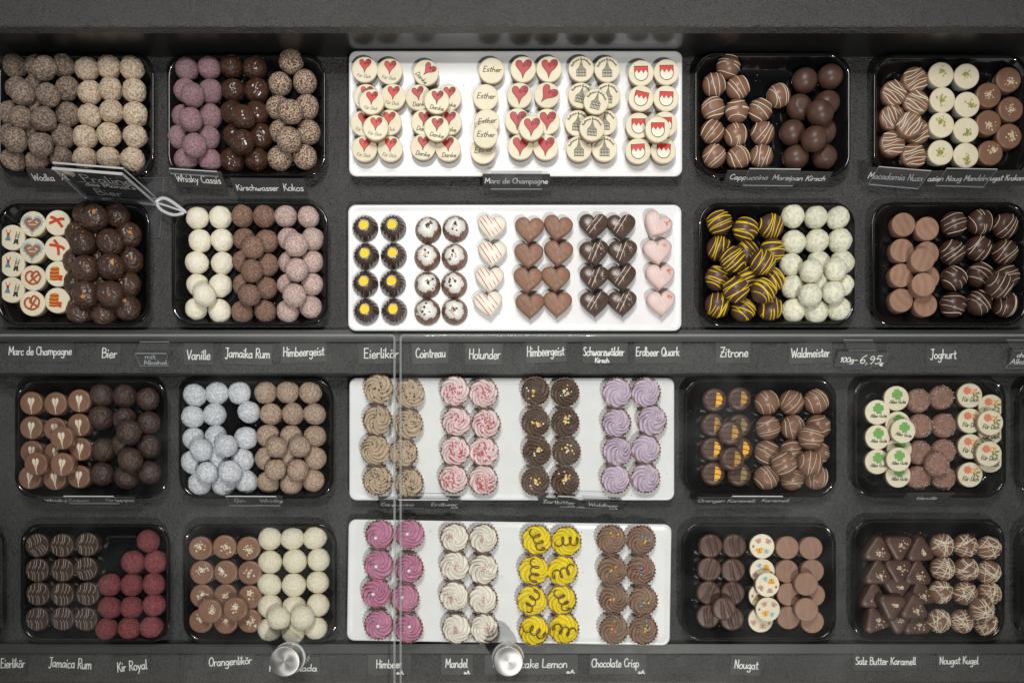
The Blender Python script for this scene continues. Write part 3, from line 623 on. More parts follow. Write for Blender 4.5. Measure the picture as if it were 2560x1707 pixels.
        ln(cr([Vector(q) for q in ((.40, -.40), (.12, -.14), (-.14, .12), (-.06, .38), (-.30, .46), (-.56, .22), (-.54, -.16), (-.24, -.44), (.12, -.48), (.46, -.24), (.58, .10), (.44, .38))], 5), 'p_pretzel', .15, 3)
    elif kind == 'sausage':
        ln(cr([Vector(q) for q in ((-.58, -.12), (-.2, .12), (.2, .32), (.46, .34))], 6), 'p_sausage', .22); ln(cr([Vector(q) for q in ((.42, -.26), (.1, .06), (-.2, .28), (-.54, .36))], 6), 'p_sausage', .22, 4)
    elif kind == 'barrel':
        pl([(-.52, .50), (-.1, .56), (.10, .46), (.12, 0), (.02, -.52), (-.30, -.56), (-.58, -.44), (-.62, .0)], 'p_barrel')
        for y in (.36, .08, -.20, -.44): ln([(-.60, y-.02), (-.25, y-.06), (.10, y)], 'p_dark', .06)
        pl([(.02, -.10), (.40, -.12), (.36, -.56), (.08, -.52)], 'p_sausage', 3)
    elif kind == 'drop':
        sc = .60
        for s in (-1, 1):
            hp = [(-.03, -1.05), (-.22, -.3), (-.44, .1), (-.5, .45), (-.36, .72), (-.16, .72), (-.03, .5)]
            pl([(s*p.x*.95*sc, p.y*sc*1.05) for p in cr([Vector(q) for q in hp], 4)][::s], 'drizzle_white')
        ln([(0, -.45), (.03, -.7), (.08, -.9)], 'drizzle_white', .05)
    me = mb.mesh('print', [M[n] for n in names], False)
    return me
PR = {}
def get_print(kind, r):
    k = (kind, round(r*5000))
    if k not in PR: PR[k] = print_mesh(kind, r)
    return PR[k]

# ------------------------------------------------------------------ the pralines themselves
CACHE = {}
def cached(key, fn):
    if key not in CACHE: CACHE[key] = fn()
    return CACHE[key]
def build(typ, r, i, g):
    """parts [(name, mesh, z, rotz)], height of the pixel reference, stacking height, tilt"""
    rk = round(r*2000); r = rk/2000.0; v = i % 5
    if typ in BALLS:
        kind, m_, dz = BALLS[typ]
        parts = [('body', cached((typ, rk, v), lambda: ball_mesh(r, kind, v+1+hash_(typ), M[m_])), 0, None)]
        if dz:
            n, mt, wd, net, ang = dz
            dv = i % 7
            sd = (v+1+hash_(typ)) % 3
            parts.append(('drizzle', cached((typ, 'd', rk, dv, sd), lambda: drizzle_mesh(r, dv*3+sd+100, M[mt], n, wd, net=net, ang=None)), 0, ang))
        if typ == 'bier':
            zf = lambda x, y: math.sqrt(max(0, r*r*1.0-x*x-y*y))*.95+.75*r
            parts.append(('hazelnut', cached((typ, 'n', rk, v), lambda: chips(random.Random(v), 2, (.35*r, .1*r, .6*r), lambda x, y: zf(x, y)-.0009, .0034, [M['caramel']])), 0, None))
        return parts, .766*r, 1.40*r, 0
    if typ in PRINTS:
        h = .0150; me = cached(('prb', rk), lambda: disc_mesh(r*.965, h-.0045, .0004, [M['cream_side']]))
        tp = cached(('prt', rk), lambda: disc_mesh(r, h, .0011, [M['cream']], None, 44, 'topping', 1.0, h-.005))
        return [('body', me, 0, None), ('topping', tp, 0, None), ('print', get_print(PRINTS[typ], r), h+.00005, 'face')], h, h, 2
    if typ == 'macadamia':
        h = .0135
        b = cached(('mac', rk), lambda: disc_mesh(r, h, .004, [M['milk']], lambda x, y: -.0012*(x*x+y*y)+.0006*math.exp(-(x*x+y*y)/.15)))
        def dz():
            gg = random.Random(v); mb = MB()
            for k in range(7):
                x = -.85 + 1.7*(k+.5)/7; hw = math.sqrt(max(.02, 1-x*x))*.93
                pts = [((x + .06*math.sin(3*t+k+v) + .12*t*(-1)**k*.6)*r*.95, t*hw*r, h + (.0004-.0012*(x*x+t*t*hw*hw) if x*x+t*t*hw*hw < .62 else -.0016*(x*x+t*t*hw*hw)+.0003)) for t in [-.97+1.94*j/10 for j in range(11)]]
                tube(mb, pts, .00055*gg.uniform(.7, 1.6))
            return mb.mesh('drizzle', [M['drizzle_white']])
        return [('body', b, 0, None), ('drizzle', cached(('macd', rk, v), dz), 0, None)], h, h, 7
    if typ == 'pistachio':
        h = .019
        b = cached(('pis', rk), lambda: disc_mesh(r*.96, h-.004, .0005, [mat('mould_cup', (.55, .55, .52), .4)], taper=.86))
        t = cached(('pist', rk), lambda: disc_mesh(r, h, .0016, [M['cream']], None, 44, 'glaze', .97, h-.0055))
        return [('cup', b, 0, None), ('glaze', t, 0, None), ('topping', cached(('pisc', rk, i), lambda: chips(g, 32, (g.uniform(-.2, .3)*r, g.uniform(-.1, .3)*r, .48*r), lambda x, y: h, .0015, [M['pistachio']])), 0, None)], h, h, 0
    if typ in ('krokant', 'nutdisc'):
        h = .0145 if typ == 'krokant' else .0165
        b = cached((typ, rk), lambda: disc_mesh(r, h, .0022, [M['milk']]))
        ms = [M['nutchip']] if typ == 'krokant' else [M['nutchip'], M['nutchip'], M['nutchip'], M['sugar']]
        return [('body', b, 0, None), ('topping', cached((typ, 'c', rk, i), lambda: chips(g, 44 if typ == 'krokant' else 34, (g.uniform(-.2, .25)*r, g.uniform(-.25, .25)*r, .52*r), lambda x, y: h, .0016 if typ == 'nutdisc' else .0014, ms)), 0, None)], h, h, 2
    if typ in ('nougat', 'milkdisc', 'darkridge'):
        h = .0165; m_ = 'dark_matt' if typ == 'darkridge' else 'nougat'
        if typ == 'darkridge': fn = lambda x, y: .0016*math.exp(-((x+.15+.1*math.sin(2*y+v))/.09)**2) + .0016*math.exp(-((x-.28+.1*math.sin(2*y+v*2))/.09)**2) - .0004*(x*x+y*y)
        elif typ == 'nougat': fn = lambda x, y: .00045*math.sin(9*x+3*math.sin(1.3*y+v)+v)
        else: fn = lambda x, y: .0008*math.exp(-((x-.2)/.06)**2) - .0005*math.exp(-((x+.1+.1*y)/.05)**2)
        b = cached((typ, rk, v), lambda: disc_mesh(r, h, .0026 if typ == 'darkridge' else .0014, [M[m_]], fn))
        return [('body', b, 0, g.uniform(-.35, .35) + (.35 if typ == 'nougat' else 0))], h, h, 2
    if typ == 'heartdisc':
        h = .0170; b = cached((typ, rk), lambda: disc_mesh(r, h, .0020, [M['milk']]))
        return [('body', b, 0, None), ('print', get_print('drop', r), h+.0001, 'face')], h, h, 1
    if typ == 'orange':
        h = .0150; b = cached((typ, rk), lambda: disc_mesh(r, h, .0040, [M['dark_matt']]))
        pm = ('orange_peel', 'gold', 'gold', 'goldbrown', 'orange_peel', 'orange_peel', 'orange_peel', 'goldbrown', 'gold', 'gold')[i % 10]
        def peel():
            mb = MB(); arc = [(.08*r, -.62*r), (.30*r, -.58*r), (.54*r, -.34*r), (.62*r, 0), (.54*r, .34*r), (.30*r, .58*r), (.08*r, .62*r)]
            loft(mb, [[(x, y, h-.0004) for x, y in arc], [(x, y, h+.0010) for x, y in arc], [(x*.97+.0002, y*.96, h+.0013) for x, y in arc]], 0); return mb.mesh('orange_peel', [M[pm]], False)
        def dz():
            mb = MB()
            for k in range(3):
                y = (-.5+.45*k)*r; tube(mb, [(x*r, y + .0006*math.sin(5*x+k), h+(.0015 if .05 < x < .62 else .0002) - (.0012 if abs(x) > .8 else 0)) for x in [-.85+1.7*j/12 for j in range(13)]], .00045)
            return mb.mesh('drizzle', [M['drizzle_dark']])
        return [('body', b, 0, None), ('orange_peel', cached((typ, 'p', rk, pm), peel), 0, 'face'), ('drizzle', cached((typ, 'd', rk), dz), 0, 'face')], h, h, 3
    if typ == 'sugardome':
        zf = lambda x, y: .0115 + .003*math.sqrt(max(0, 1-(x*x+y*y)/(r*r)))
        b = cached((typ, rk), lambda: disc_mesh(r, .014, .0065, [M['sugar_pink']], lambda x, y: .0012*(1-x*x-y*y)))
        return [('body', b, 0, None), ('sugar', cached((typ, 's', rk, v), lambda: chips(random.Random(v), 110, (0, 0, .97*r), zf, .0006, [M['sugar']], 1, 'sugar', 1)), 0, None)], .012, .0145, 3
    if typ == 'stripedisc':
        h = .0175; b = cached((typ, rk), lambda: disc_mesh(r, h, .0022, [M['stripe_dark']]))
        def dz():
            mb = MB(); gg = random.Random(v)
            for k in range(5):
                x = -.7 + 1.4*(k+.5)/5 + gg.uniform(-.08, .08); hw = math.sqrt(1-x*x)*.92
                for s in (1, -1):
                    pts = [((x - (.16 if t < .25 else .03)*(1-t) + .03*s)*r, s*(.06+t*(hw-.06))*r, h+.0001) for t in [j/6 for j in range(7)]]
                    tube(mb, pts, .00034*gg.uniform(.8, 1.4))
            return mb.mesh('drizzle', [M['drizzle_faint']])
        return [('body', b, 0, None), ('drizzle', cached((typ, 'd', rk, v), dz), 0, 'face')], h, h, 0
    if typ == 'bundt_egg':
        h = r*1.15
        return [('body', cached((typ, rk), lambda: bundt_mesh(r, h, M['bundt_dark'])), 0, None), ('filling', cached((typ, 'f', rk), lambda: disc_mesh(r*.365, h*.985, .0008, [M['egg']], z0=h*.91)), 0, None)], .0, h, 0
    if typ == 'bundt_glaze':
        h = r*1.10
        def gz():
            mb = MB(); rings = []; gg = random.Random(v); ph = [gg.uniform(0, 6) for _ in range(4)]
            for q, zz in ((1.0, .56), (1.0, .66), (.90, .80), (.74, .92), (.55, 1.0), (.38, 1.02), (.2, .99), (.05, .98)):
                ring = []
                for k in range(60):
                    t = 6.283*k/60; w_ = 1 + (.035*math.sin(4*t+ph[0]) + .03*math.sin(7*t+ph[1]) + .03*math.sin(2*t+ph[2]))*(q > .8)
                    ring.append((r*.74*q*w_*math.cos(t), r*.74*q*w_*math.sin(t), h*zz - (.0006 if q == 1 and zz < .6 else 0)))
                rings.append(ring)
            loft(mb, rings); return mb.mesh('icing', [M['glaze_white']])
        zf = lambda x, y: h*(1.02 - .42*(math.hypot(x, y)/(r*.8))**2.5)
        return [('body', cached((typ, rk), lambda: bundt_mesh(r, h, M['bundt_milk'])), 0, None), ('icing', cached((typ, 'i', rk, v), gz), 0, None),
                ('topping', cached((typ, 'c', rk, i), lambda: chips(g, 13, (g.uniform(-.15, .15)*r, g.uniform(-.1, .25)*r, .6*r), zf, .0022, [M['dark_matt'], M['dark_matt'], M['nutchip']], .7)), 0, None)], .0, h, 0
    if typ in ('heart_white', 'heart_milk', 'heart_dark', 'heart_pink'):
        h = .0150; fr = 'face'
        parts = [('body', cached((typ, rk), lambda: heart_mesh(r, h, M[typ], 1, typ == 'heart_milk', knob=typ == 'heart_dark')), 0, fr)]
        def lines(offs, a, m_, wd):
            mb = MB(); hp = heart_pts(60, 1.06, True); d = Vector((math.cos(a), math.sin(a))); nrm = Vector((-d.y, d.x))
            for o_ in offs:
                inside = [t for t in [j/60*3-1.5 for j in range(61)] if pin(hp, (d*t + nrm*o_))]
                if len(inside) < 3: continue
                t0, t1 = inside[0], inside[-1]
                pts = []
                for j in range(9):
                    q = (d*(t0+(t1-t0)*j/8) + nrm*o_)*r
                    kz = .0034*math.exp(-(((q.x-.05*r)/r)**2+((q.y-.02*r)/r)**2)/.045) if typ == 'heart_dark' else 0
                    pts.append((q.x, q.y, h+.0014+kz-.0012*(j in (0, 8))))
                tube(mb, pts, wd)
            return mb.mesh('drizzle', [M[m_]])
        zt = lambda x, y: h+.0012
        if typ == 'heart_white':
            parts += [('drizzle', cached((typ, 'd', rk, v), lambda: lines((-.42, -.14, .18, .50), R(-50-3*v), 'drizzle_red', .0005)), 0, fr),
                      ('topping', cached((typ, 'c', rk, v), lambda: chips(random.Random(v), 40, (.1*r, .1*r, .42*r), zt, .00045, [M['berry']])), 0, fr)]
        elif typ == 'heart_milk':
            parts.append(('bead', cached((typ, 'b', rk), lambda: chips(random.Random(1), 1, (.52*r, .42*r, .001), lambda x, y: h, .0019, [M['red_bead']], kind='bead', name='bead')), 0, fr))
        elif typ == 'heart_dark':
            parts += [('drizzle', cached((typ, 'd', rk, v), lambda: lines((.08, .36) if v % 2 else (-.05, .25), R(52+5*v), 'drizzle_white', .00045)), 0, fr),
                      ('topping', cached((typ, 'c', rk, v), lambda: chips(random.Random(v+9), 60, ((-.35 if v < 2 else .45)*r, .25*r, .42*r), zt, .0006, [M['sugar']])), 0, fr)]
        else:
            parts += [('drizzle', cached((typ, 'd', rk, v), lambda: lines((-.12, .10), R(-62), 'heart_white', .0005)), 0, fr),
                      ('topping', cached((typ, 'c', rk, v), lambda: chips(random.Random(v+5), 16, (.55*r, .45*r, .28*r), zt, .0011, [M['berry']])), 0, fr)]
        return parts, h, h, 0
    if typ == 'triangle':
        h = .0150; b = cached((typ, rk), lambda: tri_mesh(r, h, M['dark_matt']))
        return [('body', b, 0, 'face'), ('topping', cached((typ, 'c', rk, v), lambda: chips(random.Random(v+2), 40, (.12*r, -.1*r, .46*r), lambda x, y: h, .0014, [M['nutchip'], M['nutchip'], M['cocoa']])), 0, 'face')], h, h, 4
    if typ in SWIRLS:
        fm, tk = SWIRLS[typ]; hc, hf = .0130, .0150; rf = r*.985; sd = v*.37
        parts = [('cup', cached(('cup', rk), lambda: cup_mesh(r*1.05, hc, M['cup'])), 0, g.uniform(0, 1)),
                 ('frosting', cached((typ, rk, v), lambda: frosting_mesh(rf, hf, M[fm], sd, .42 if typ == 'sw_yellow' else .75 + .12*v)), hc-.0015, None)]
        zf = lambda x, y: hc-.0015 + hf*(1-min(1, math.hypot(x, y)/rf)**1.8) + .0020
        if tk:
            n, size, ms, kind, ar = tk
            if kind == 'curl':
                def curl():
                    gg = random.Random(i); mb = MB(); a = gg.uniform(-.6, .6) + 1.57; pts = []
                    for j in range(61):
                        t = j/60; q = -.86 + 1.72*t; ph = t*6.283*3
                        x = .34*math.sin(ph) + .08*math.sin(4*t); y = q + .20*math.cos(ph) - .1
                        X, Y = x*math.sin(a)+y*math.cos(a), y*math.sin(a)-x*math.cos(a)
                        X, Y = X*rf*.9, Y*rf*.9; pts.append((X, Y, zf(X, Y)+.0012))
                    tube(mb, pts, .00072, 0, 6); return mb.mesh('icing_curl', [M['curl']])
                parts.append(('icing_curl', cached((typ, 'c', rk, i), curl), 0, None))
            else:
                def top():
                    gg = random.Random(i*3+1)
                    return chips(gg, max(1, int(n*gg.uniform(.6, 1.3))), (gg.uniform(-.22, .22)*rf, gg.uniform(-.22, .22)*rf, ar*rf), zf, size, [M[q] for q in ms], .5, 'topping', 1 if ar > .7 else None, kind)
                parts.append(('topping', cached((typ, 'c', rk, i), top), 0, None))
        return parts, hc, hc+hf, 0
    raise ValueError(typ)
def hash_(s): return sum(ord(ch)*(k+1) for k, ch in enumerate(s)) % 97
def pin(hp, q):
    x, y = q; ins = False; n = len(hp)
    for i in range(n):
        x1, y1 = hp[i]; x2, y2 = hp[i-1]
        if (y1 > y) != (y2 > y) and x < (x2-x1)*(y-y1)/(y2-y1)+x1: ins = not ins
    return ins
BALLS = {'nutbrown': ('coarse', 'nut_brown', None), 'nutbeige': ('coarse', 'nut_beige', None), 'lilac': ('dust', 'lilac', None), 'coated': ('coat', 'dark_coat', None),
 'kokos': ('flake', 'coconut_brown', None), 'cappu': ('smooth', 'milk', (4, 'drizzle_white', .00055, False, .9)), 'marzipan': ('smooth', 'dark_matt', None), 'bier': ('bier', 'dark_bier', None),
 'vanille': ('dust', 'white_dust', None), 'rum': ('dust', 'cocoa', None), 'himbeer': ('dust', 'rose_dust', None), 'zitrone': ('smooth', 'dark_matt', (6, 'drizzle_yellow', .00075, False, 0)),
 'waldm': ('dust', 'green_dust', None), 'joghurt': ('smooth', 'dark_ball', (4, 'drizzle_white', .00036, False, .3)), 'grappa': ('rough', 'dark_rough', None), 'gin': ('dust', 'blue_dust', None),
 'whisky': ('dust', 'beige_dust', None), 'karamell': ('smooth', 'milk', (4, 'drizzle_white', .00036, False, 0)), 'kir': ('dust', 'red_dust', None), 'colada': ('flake', 'white_coco', None),
 'kugel': ('smooth', 'milk', (13, 'drizzle_white', .00048, True, 0))}
PRINTS = {'pr_'+k: k for k in ('fuer', 'danke', 'esther', 'heart', 'rathaus', 'shield', 'clover', 'flower', 'butterfly', 'dirndl', 'gingerbread', 'pretzel', 'sausage', 'barrel')}
SWIRLS = {'sw_mocha': ('fr_mocha', (50, .0012, ['shaving'], 'chip', .9)), 'sw_pink': ('fr_pink', (52, .0010, ['sp_pink', 'red_bead'], 'bead', .72)),
 'sw_choc': ('fr_choc', (17, .0014, ['sp_cream', 'sp_cream', 'sp_cream', 'sp_yellow', 'sp_peach'], 'bead', .6)), 'sw_lav': ('fr_lav', None),
 'sw_rasp': ('fr_rasp', (1, .0024, ['pearl'], 'bead', .3)), 'sw_white': ('fr_white', (30, .0011, ['p_bflyrose'], 'chip', .6)),
 'sw_yellow': ('fr_yellow', (1, 1, [], 'curl', 1)), 'sw_milk': ('fr_milk', (7, .0016, ['sp_yellow', 'sp_yellow', 'sp_blue', 'sp_pink', 'sp_green'], 'bead', .65))}

ORD = ['first', 'second', 'third', 'fourth', 'fifth', 'sixth', 'seventh', 'eighth']
def words_for(pts, r):
    idx = sorted(range(len(pts)), key=lambda k: pts[k][1]); rows = []
    for k in idx:
        if rows and pts[k][1] - pts[rows[-1][0]][1] < 1.05*r: rows[-1].append(k)
        else: rows.append([k])
    out = {}
    for a, row in enumerate(rows):
        row.sort(key=lambda k: pts[k][0]); n = len(row)
        for b, k in enumerate(row):
            cw = '' if n == 1 else (' left', ' right')[b] if n == 2 else (' left', ' middle', ' right')[b] if n == 3 else ' %s from left' % ORD[b]
            out[k] = (ORD[a] + ' row' if len(rows) > 1 else 'only row') + cw
    return out
COUNT = [0]
def put(zone, typ, r, look, name, cat, up, white, tray, bottoms, tops=(), face=None):
    ox, oy, s = zone; zs = ZU if up else ZL; floor = zs + (.0199 if white else .0043)
    rpx = r/s; rm = L(rpx, floor+.012)
    for layer, pts in ((0, bottoms), (1, tops)):
        wf = words_for(pts, r)
        for k, p in enumerate(pts):
            i = COUNT[0]; COUNT[0] += 1; g = random.Random(i*13+5)
            rr = rm*(1.0 if layer == 0 else .985)
            parts, zref, zst, tilt = build(typ, rr, k + (len(bottoms) if layer else 0), g)
            base = floor + (zst if layer else 0) + .0002
            w_ = P(ox + p[0]/s, oy + p[1]/s, base + zref)
            ang = p[2] if len(p) > 2 else (g.uniform(-8, 8) if face is None else face)
            tl = R(tilt)*(1.5 if layer else .5)
            ball = typ in BALLS
            rot = (g.uniform(-tl, tl), g.uniform(-tl, tl), R(ang))
            loc = (w_.x, w_.y, base)
            if layer == 0: lab = f"{look}, {wf[k]}, {tray}"
            else: lab = f"{look} piled on top" + ('' if len(pts) == 1 else f", {wf[k]}") + f", {tray}"
            if len(parts) == 1:
                o = link(name, parts[0][1], None, loc, rot)
                if parts[0][3] is None:
                    o.rotation_euler[2] = g.uniform(0, 6.28); o.scale = [g.uniform(.95, 1.05) for _ in 'xyz']
                elif parts[0][3] != 'face': o.rotation_euler[2] = parts[0][3]
            else:
                o = bpy.data.objects.new(name, None); COL.objects.link(o); o.location = loc; o.rotation_euler = rot; o.empty_display_size = .01
                for pn, me, z, rz in parts:
                    a = g.uniform(0, 6.28) if rz is None else 0 if rz == 'face' else rz
                    if pn == 'drizzle' and ball: a = drz(typ, g)
                    q = link(pn, me, o, (0, 0, z), (0, 0, a))
                    if pn == 'frosting': q.scale = (g.uniform(.95, 1.03), g.uniform(.95, 1.03), g.uniform(.85, 1.12)); q.rotation_euler = (g.uniform(-.07, .07), g.uniform(-.07, .07), a)
            tag(o, lab, cat, GROUPN.get(typ, look + 's'))
def drz(typ, g): return g.uniform(0, 6.28)
GROUPN = {}
Z1 = (0, 100, 4.126)
put(Z1, 'nutbrown', 124, 'grey brown nut truffle', 'nut_truffle', 'truffle', 1, 0, 'top left tray',
    [(150,268),(385,278),(655,262),(175,500),(395,470),(690,505),(100,750),(410,730),(700,768),(110,990),(360,970),(650,1000),(140,1240),(390,1262),(640,1222)],
    [(455,292),(235,550),(500,572),(215,800),(455,817),(165,1030),(420,1085)])
put(Z1, 'nutbeige', 122, 'pale beige nut truffle', 'nut_truffle', 'truffle', 1, 0, 'top left tray',
    [(900,300),(1125,280),(1365,295),(925,545),(1140,510),(1385,530),(930,785),(1150,740),(1393,768),(880,1005),(1130,985),(1395,1000),(880,1230),(1125,1230),(1365,1235)])
Z2 = (400, 100, 3.92)
put(Z2, 'lilac', 117, 'lilac dusted truffle', 'dusted_truffle', 'truffle', 1, 0, 'Whisky Cassis tray',
    [(265,290),(485,275),(255,500),(495,505),(235,755),(495,750),(190,955),(475,965),(255,1180),(490,1185)], [(325,545),(305,785),(340,1035)])
put(Z2, 'coated', 116, 'glossy dark chocolate truffle', 'coated_truffle', 'truffle', 1, 0, 'Kirschwasser tray',
    [(700,258),(930,275),(720,500),(950,500),(710,715),(950,715),(740,940),(985,945),(710,1180),(950,1175)], [(815,755),(805,1000)])
put(Z2, 'kokos', 118, 'flaked coconut truffle', 'coconut_truffle', 'truffle', 1, 0, 'Kokos tray',
    [(1285,210),(1178,435),(1420,415),(1155,665),(1440,660),(1185,900),(1455,905),(1175,1160),(1420,1150)], [(1280,705),(1265,980)])
Z3 = (860, 110, 4.2386); Z3b = (1280, 110, 4.2386); TW = 'top white tray'
put(Z3, 'pr_fuer', 134, 'cream disc printed Für Dich', 'printed_praline', 'praline', 1, 1, TW,
    [(220,272),(485,287),(232,560),(520,560),(205,840),(475,832),(215,1110),(488,1108)], [(295,615),(330,890)], -4)
put(Z3, 'pr_danke', 134, 'cream disc printed Danke', 'printed_praline', 'praline', 1, 1, TW,
    [(868,302,-42),(790,565,8),(1110,565),(845,830),(1115,830),(835,1090),(1105,1105,4)], [(980,605),(978,892)], -4)
put(Z3, 'pr_esther', 134, 'cream disc printed Esther', 'printed_praline', 'praline', 1, 1, TW, [(1565,282),(1500,560),(1515,825,8),(1475,1130,6)], [(1497,965)], 0)
put(Z3b, 'pr_heart', 134, 'cream disc with large red heart', 'printed_praline', 'praline', 1, 1, TW,
    [(120,267),(393,265),(80,545),(370,542,-38),(60,815),(375,820),(90,1090),(358,1090)], [(210,885)], -3)
put(Z3b, 'pr_rathaus', 134, 'cream disc with grey town hall print', 'printed_praline', 'praline', 1, 1, TW,
    [(735,265),(1008,270),(730,545,-14),(1015,545,-6),(695,835,-6),(985,830),(712,1110),(980,1110)], [(893,605,-14),(845,895,-4)], 0)
put(Z3b, 'pr_shield', 134, 'cream disc with red toothed shield', 'printed_praline', 'praline', 1, 1, TW,
    [(1370,307),(1640,297),(1368,577,-14),(1637,577,-3),(1340,862),(1620,850),(1338,1133,4),(1605,1130,-4)], [(1543,900)], 1)
Z4 = (1720, 110, 4.2386)
put(Z4, 'cappu', 127, 'white drizzled milk chocolate ball', 'drizzled_praline', 'praline', 1, 0, 'Cappuccino tray',
    [(425,245),(275,440),(525,470),(958,553),(262,690),(515,715),(762,710),(255,935),(505,968),(790,950),(275,1190),(533,1210),(775,1195)])
put(Z4, 'marzipan', 135, 'plain dark brown ball', 'chocolate_ball', 'praline', 1, 0, 'Marzipan Kirsch tray',
    [(1237,388),(1505,348),(1180,672),(1470,630),(1105,940),(1430,930),(1140,1205),(1440,1200)], [(1400,735),(1335,1008)])
Z5 = (2140, 110, 4.238)
put(Z5, 'macadamia', 140, 'milk chocolate disc with white stripes', 'striped_praline', 'praline', 1, 0, 'Macadamia Nuss tray',
    [(635,368,0),(410,510,-45),(650,620,-75),(400,770,-20),(660,920,-35),(395,1045,-35),(620,1180,-40)], [(590,845,-15)])
put(Z5, 'pistachio', 134, 'pale cream cup with green pistachio', 'pistachio_praline', 'praline', 1, 0, 'Macadamia Nuss tray',
    [(905,325),(1175,340),(920,590),(1180,640),(910,855),(1170,910),(900,1150),(1168,1180)])
put(Z5, 'krokant', 133, 'brown disc with almond crumbs', 'almond_praline', 'praline', 1, 0, 'Mandelnougat Krokant tray',
    [(1620,375),(1410,540),(1645,690),(1408,830),(1625,975),(1425,1155)])
Z6 = (0, 490, 4.48); TR_ = 'tray above Bier card'
put(Z6, 'pr_dirndl', 141, 'cream disc with dress and trousers print', 'printed_praline', 'praline', 1, 0, TR_, [(135,465),(135,765),(130,1050)], (), -4)
put(Z6, 'pr_gingerbread', 141, 'cream disc with gingerbread heart print', 'printed_praline', 'praline', 1, 0, TR_, [(365,312),(362,610)], (), -3)
put(Z6, 'pr_pretzel', 141, 'cream disc with pretzel print', 'printed_praline', 'praline', 1, 0, TR_, [(372,915,-6),(362,1200,14)])
put(Z6, 'pr_sausage', 141, 'cream disc with crossed sausages print', 'printed_praline', 'praline', 1, 0, TR_, [(645,300,-8),(637,590,-40)])
put(Z6, 'pr_barrel', 141, 'cream disc with orange barrel print', 'printed_praline', 'praline', 1, 0, TR_, [(645,872,-2),(638,1167,-4)])
put(Z6, 'bier', 142, 'lumpy dark nut truffle', 'lumpy_truffle', 'truffle', 1, 0, TR_,
    [(970,215),(1310,225),(880,430),(1090,440),(1440,440),(850,740),(1130,720),(1460,720),(860,985),(1160,1000),(1430,990),(890,1290),(1165,1310),(1430,1255)],
    [(1060,245),(925,520),(1235,520),(960,815),(1240,790),(955,1095),(1230,1095)])
Z7 = (420, 490, 4.48)
put(Z7, 'vanille', 130, 'creamy white truffle', 'dusted_truffle', 'truffle', 1, 0, 'tray above Vanille card',
    [(330,248),(587,240),(360,505),(607,497),(325,747),(607,752),(332,995),(590,1005),(317,1265),(580,1287)], [(410,1112)])
put(Z7, 'rum', 126, 'cocoa dusted truffle', 'dusted_truffle', 'truffle', 1, 0, 'tray above Jamaika Rum card',
    [(835,228),(1078,230),(855,485),(1110,508),(850,735),(1115,775),(850,1000),(1100,1030),(830,1300),(1088,1290)], [(955,582),(942,840),(915,1112)])
put(Z7, 'himbeer', 128, 'rosy grey dusted truffle', 'dusted_truffle', 'truffle', 1, 0, 'tray above Himbeergeist card',
    [(1320,228),(1575,238),(1355,485),(1620,487),(1365,745),(1615,740),(1350,1000),(1615,990),(1343,1290),(1600,1245)], [(1435,550),(1445,828),(1418,1112)])
Z8 = (860, 490, 4.48); Z8b = (1260, 490, 4.48); TW2 = 'second white tray'
put(Z8, 'bundt_egg', 150, 'dark fluted ring with yellow centre', 'bundt_praline', 'praline', 1, 1, TW2, [(240,368),(553,362),(250,680),(558,675),(240,988),(548,985),(250,1297),(563,1295)], (), 0)
put(Z8, 'bundt_glaze', 148, 'fluted ring with white icing and nibs', 'bundt_praline', 'praline', 1, 1, TW2, [(945,387),(1250,374),(935,690),(1240,690),(935,1000),(1235,1000),(935,1300),(1240,1297)], (), 0)
put(Z8, 'heart_white', 152, 'white heart with red stripes', 'heart_praline', 'praline', 1, 1, TW2, [(1652,352,-6),(1658,648,-4),(1628,938,-2),(1618,1215,8)])
put(Z8b, 'heart_milk', 153, 'milk chocolate heart with red bead', 'heart_praline', 'praline', 1, 1, TW2, [(285,378,-3),(603,360,-10),(277,668,-3),(610,642,-5),(267,942,-4),(580,930,-2),(292,1232,0),(600,1215,-2)])
put(Z8b, 'heart_dark', 152, 'dark heart with white lines and sugar', 'heart_praline', 'praline', 1, 1, TW2, [(1008,338,0),(1317,345,2),(1015,642,5),(1337,637,3),(1013,922,-4),(1325,917,4),(1020,1208,2),(1330,1205,2)])
put(Z8b, 'heart_pink', 153, 'pale pink heart with berry flakes', 'heart_praline', 'praline', 1, 1, TW2, [(1712,325,-28),(1725,627,4),(1750,908,-2),(1765,1203,3)])
Z9 = (1740, 490, 4.48)
put(Z9, 'zitrone', 142, 'dark ball with yellow stripes', 'drizzled_praline', 'praline', 1, 0, 'tray above Zitrone card',
    [(258,303),(550,382),(835,345),(255,595),(560,650),(850,620),(240,920),(560,930),(850,935),(235,1225),(525,1270),(820,1255)], [(410,715),(745,745),(445,1050),(755,1060)])
put(Z9, 'waldm', 132, 'pale green dusted truffle', 'dusted_truffle', 'truffle', 1, 0, 'tray above Waldmeister card',
    [(1083,228),(1340,240),(1588,248),(1093,520),(1350,510),(1610,503),(1062,768),(1375,750),(1635,745),(1083,1020),(1370,990),(1640,1000),(1090,1280),(1345,1290),(1595,1265)], [(1288,840),(1565,825),(1278,1110),(1540,1080)])
Z10 = (2160, 490, 4.48)
put(Z10, 'nougat', 133, 'light brown nougat disc', 'nougat_praline', 'praline', 1, 0, 'upper right tray',
    [(445,318),(710,365),(430,610),(710,640),(420,890),(715,910),(420,1165),(690,1215)], [(660,715),(675,995)])
put(Z10, 'joghurt', 143, 'dark ball with thin white lines', 'drizzled_praline', 'praline', 1, 0, 'tray above Joghurt card',
    [(1000,318),(1292,297),(1575,340),(985,635),(1278,590),(1570,635),(1002,922),(1295,885),(1590,910),(992,1220),(1283,1195),(1575,1215)], [(1510,1005)])
Z11 = (20, 930, 4.612)
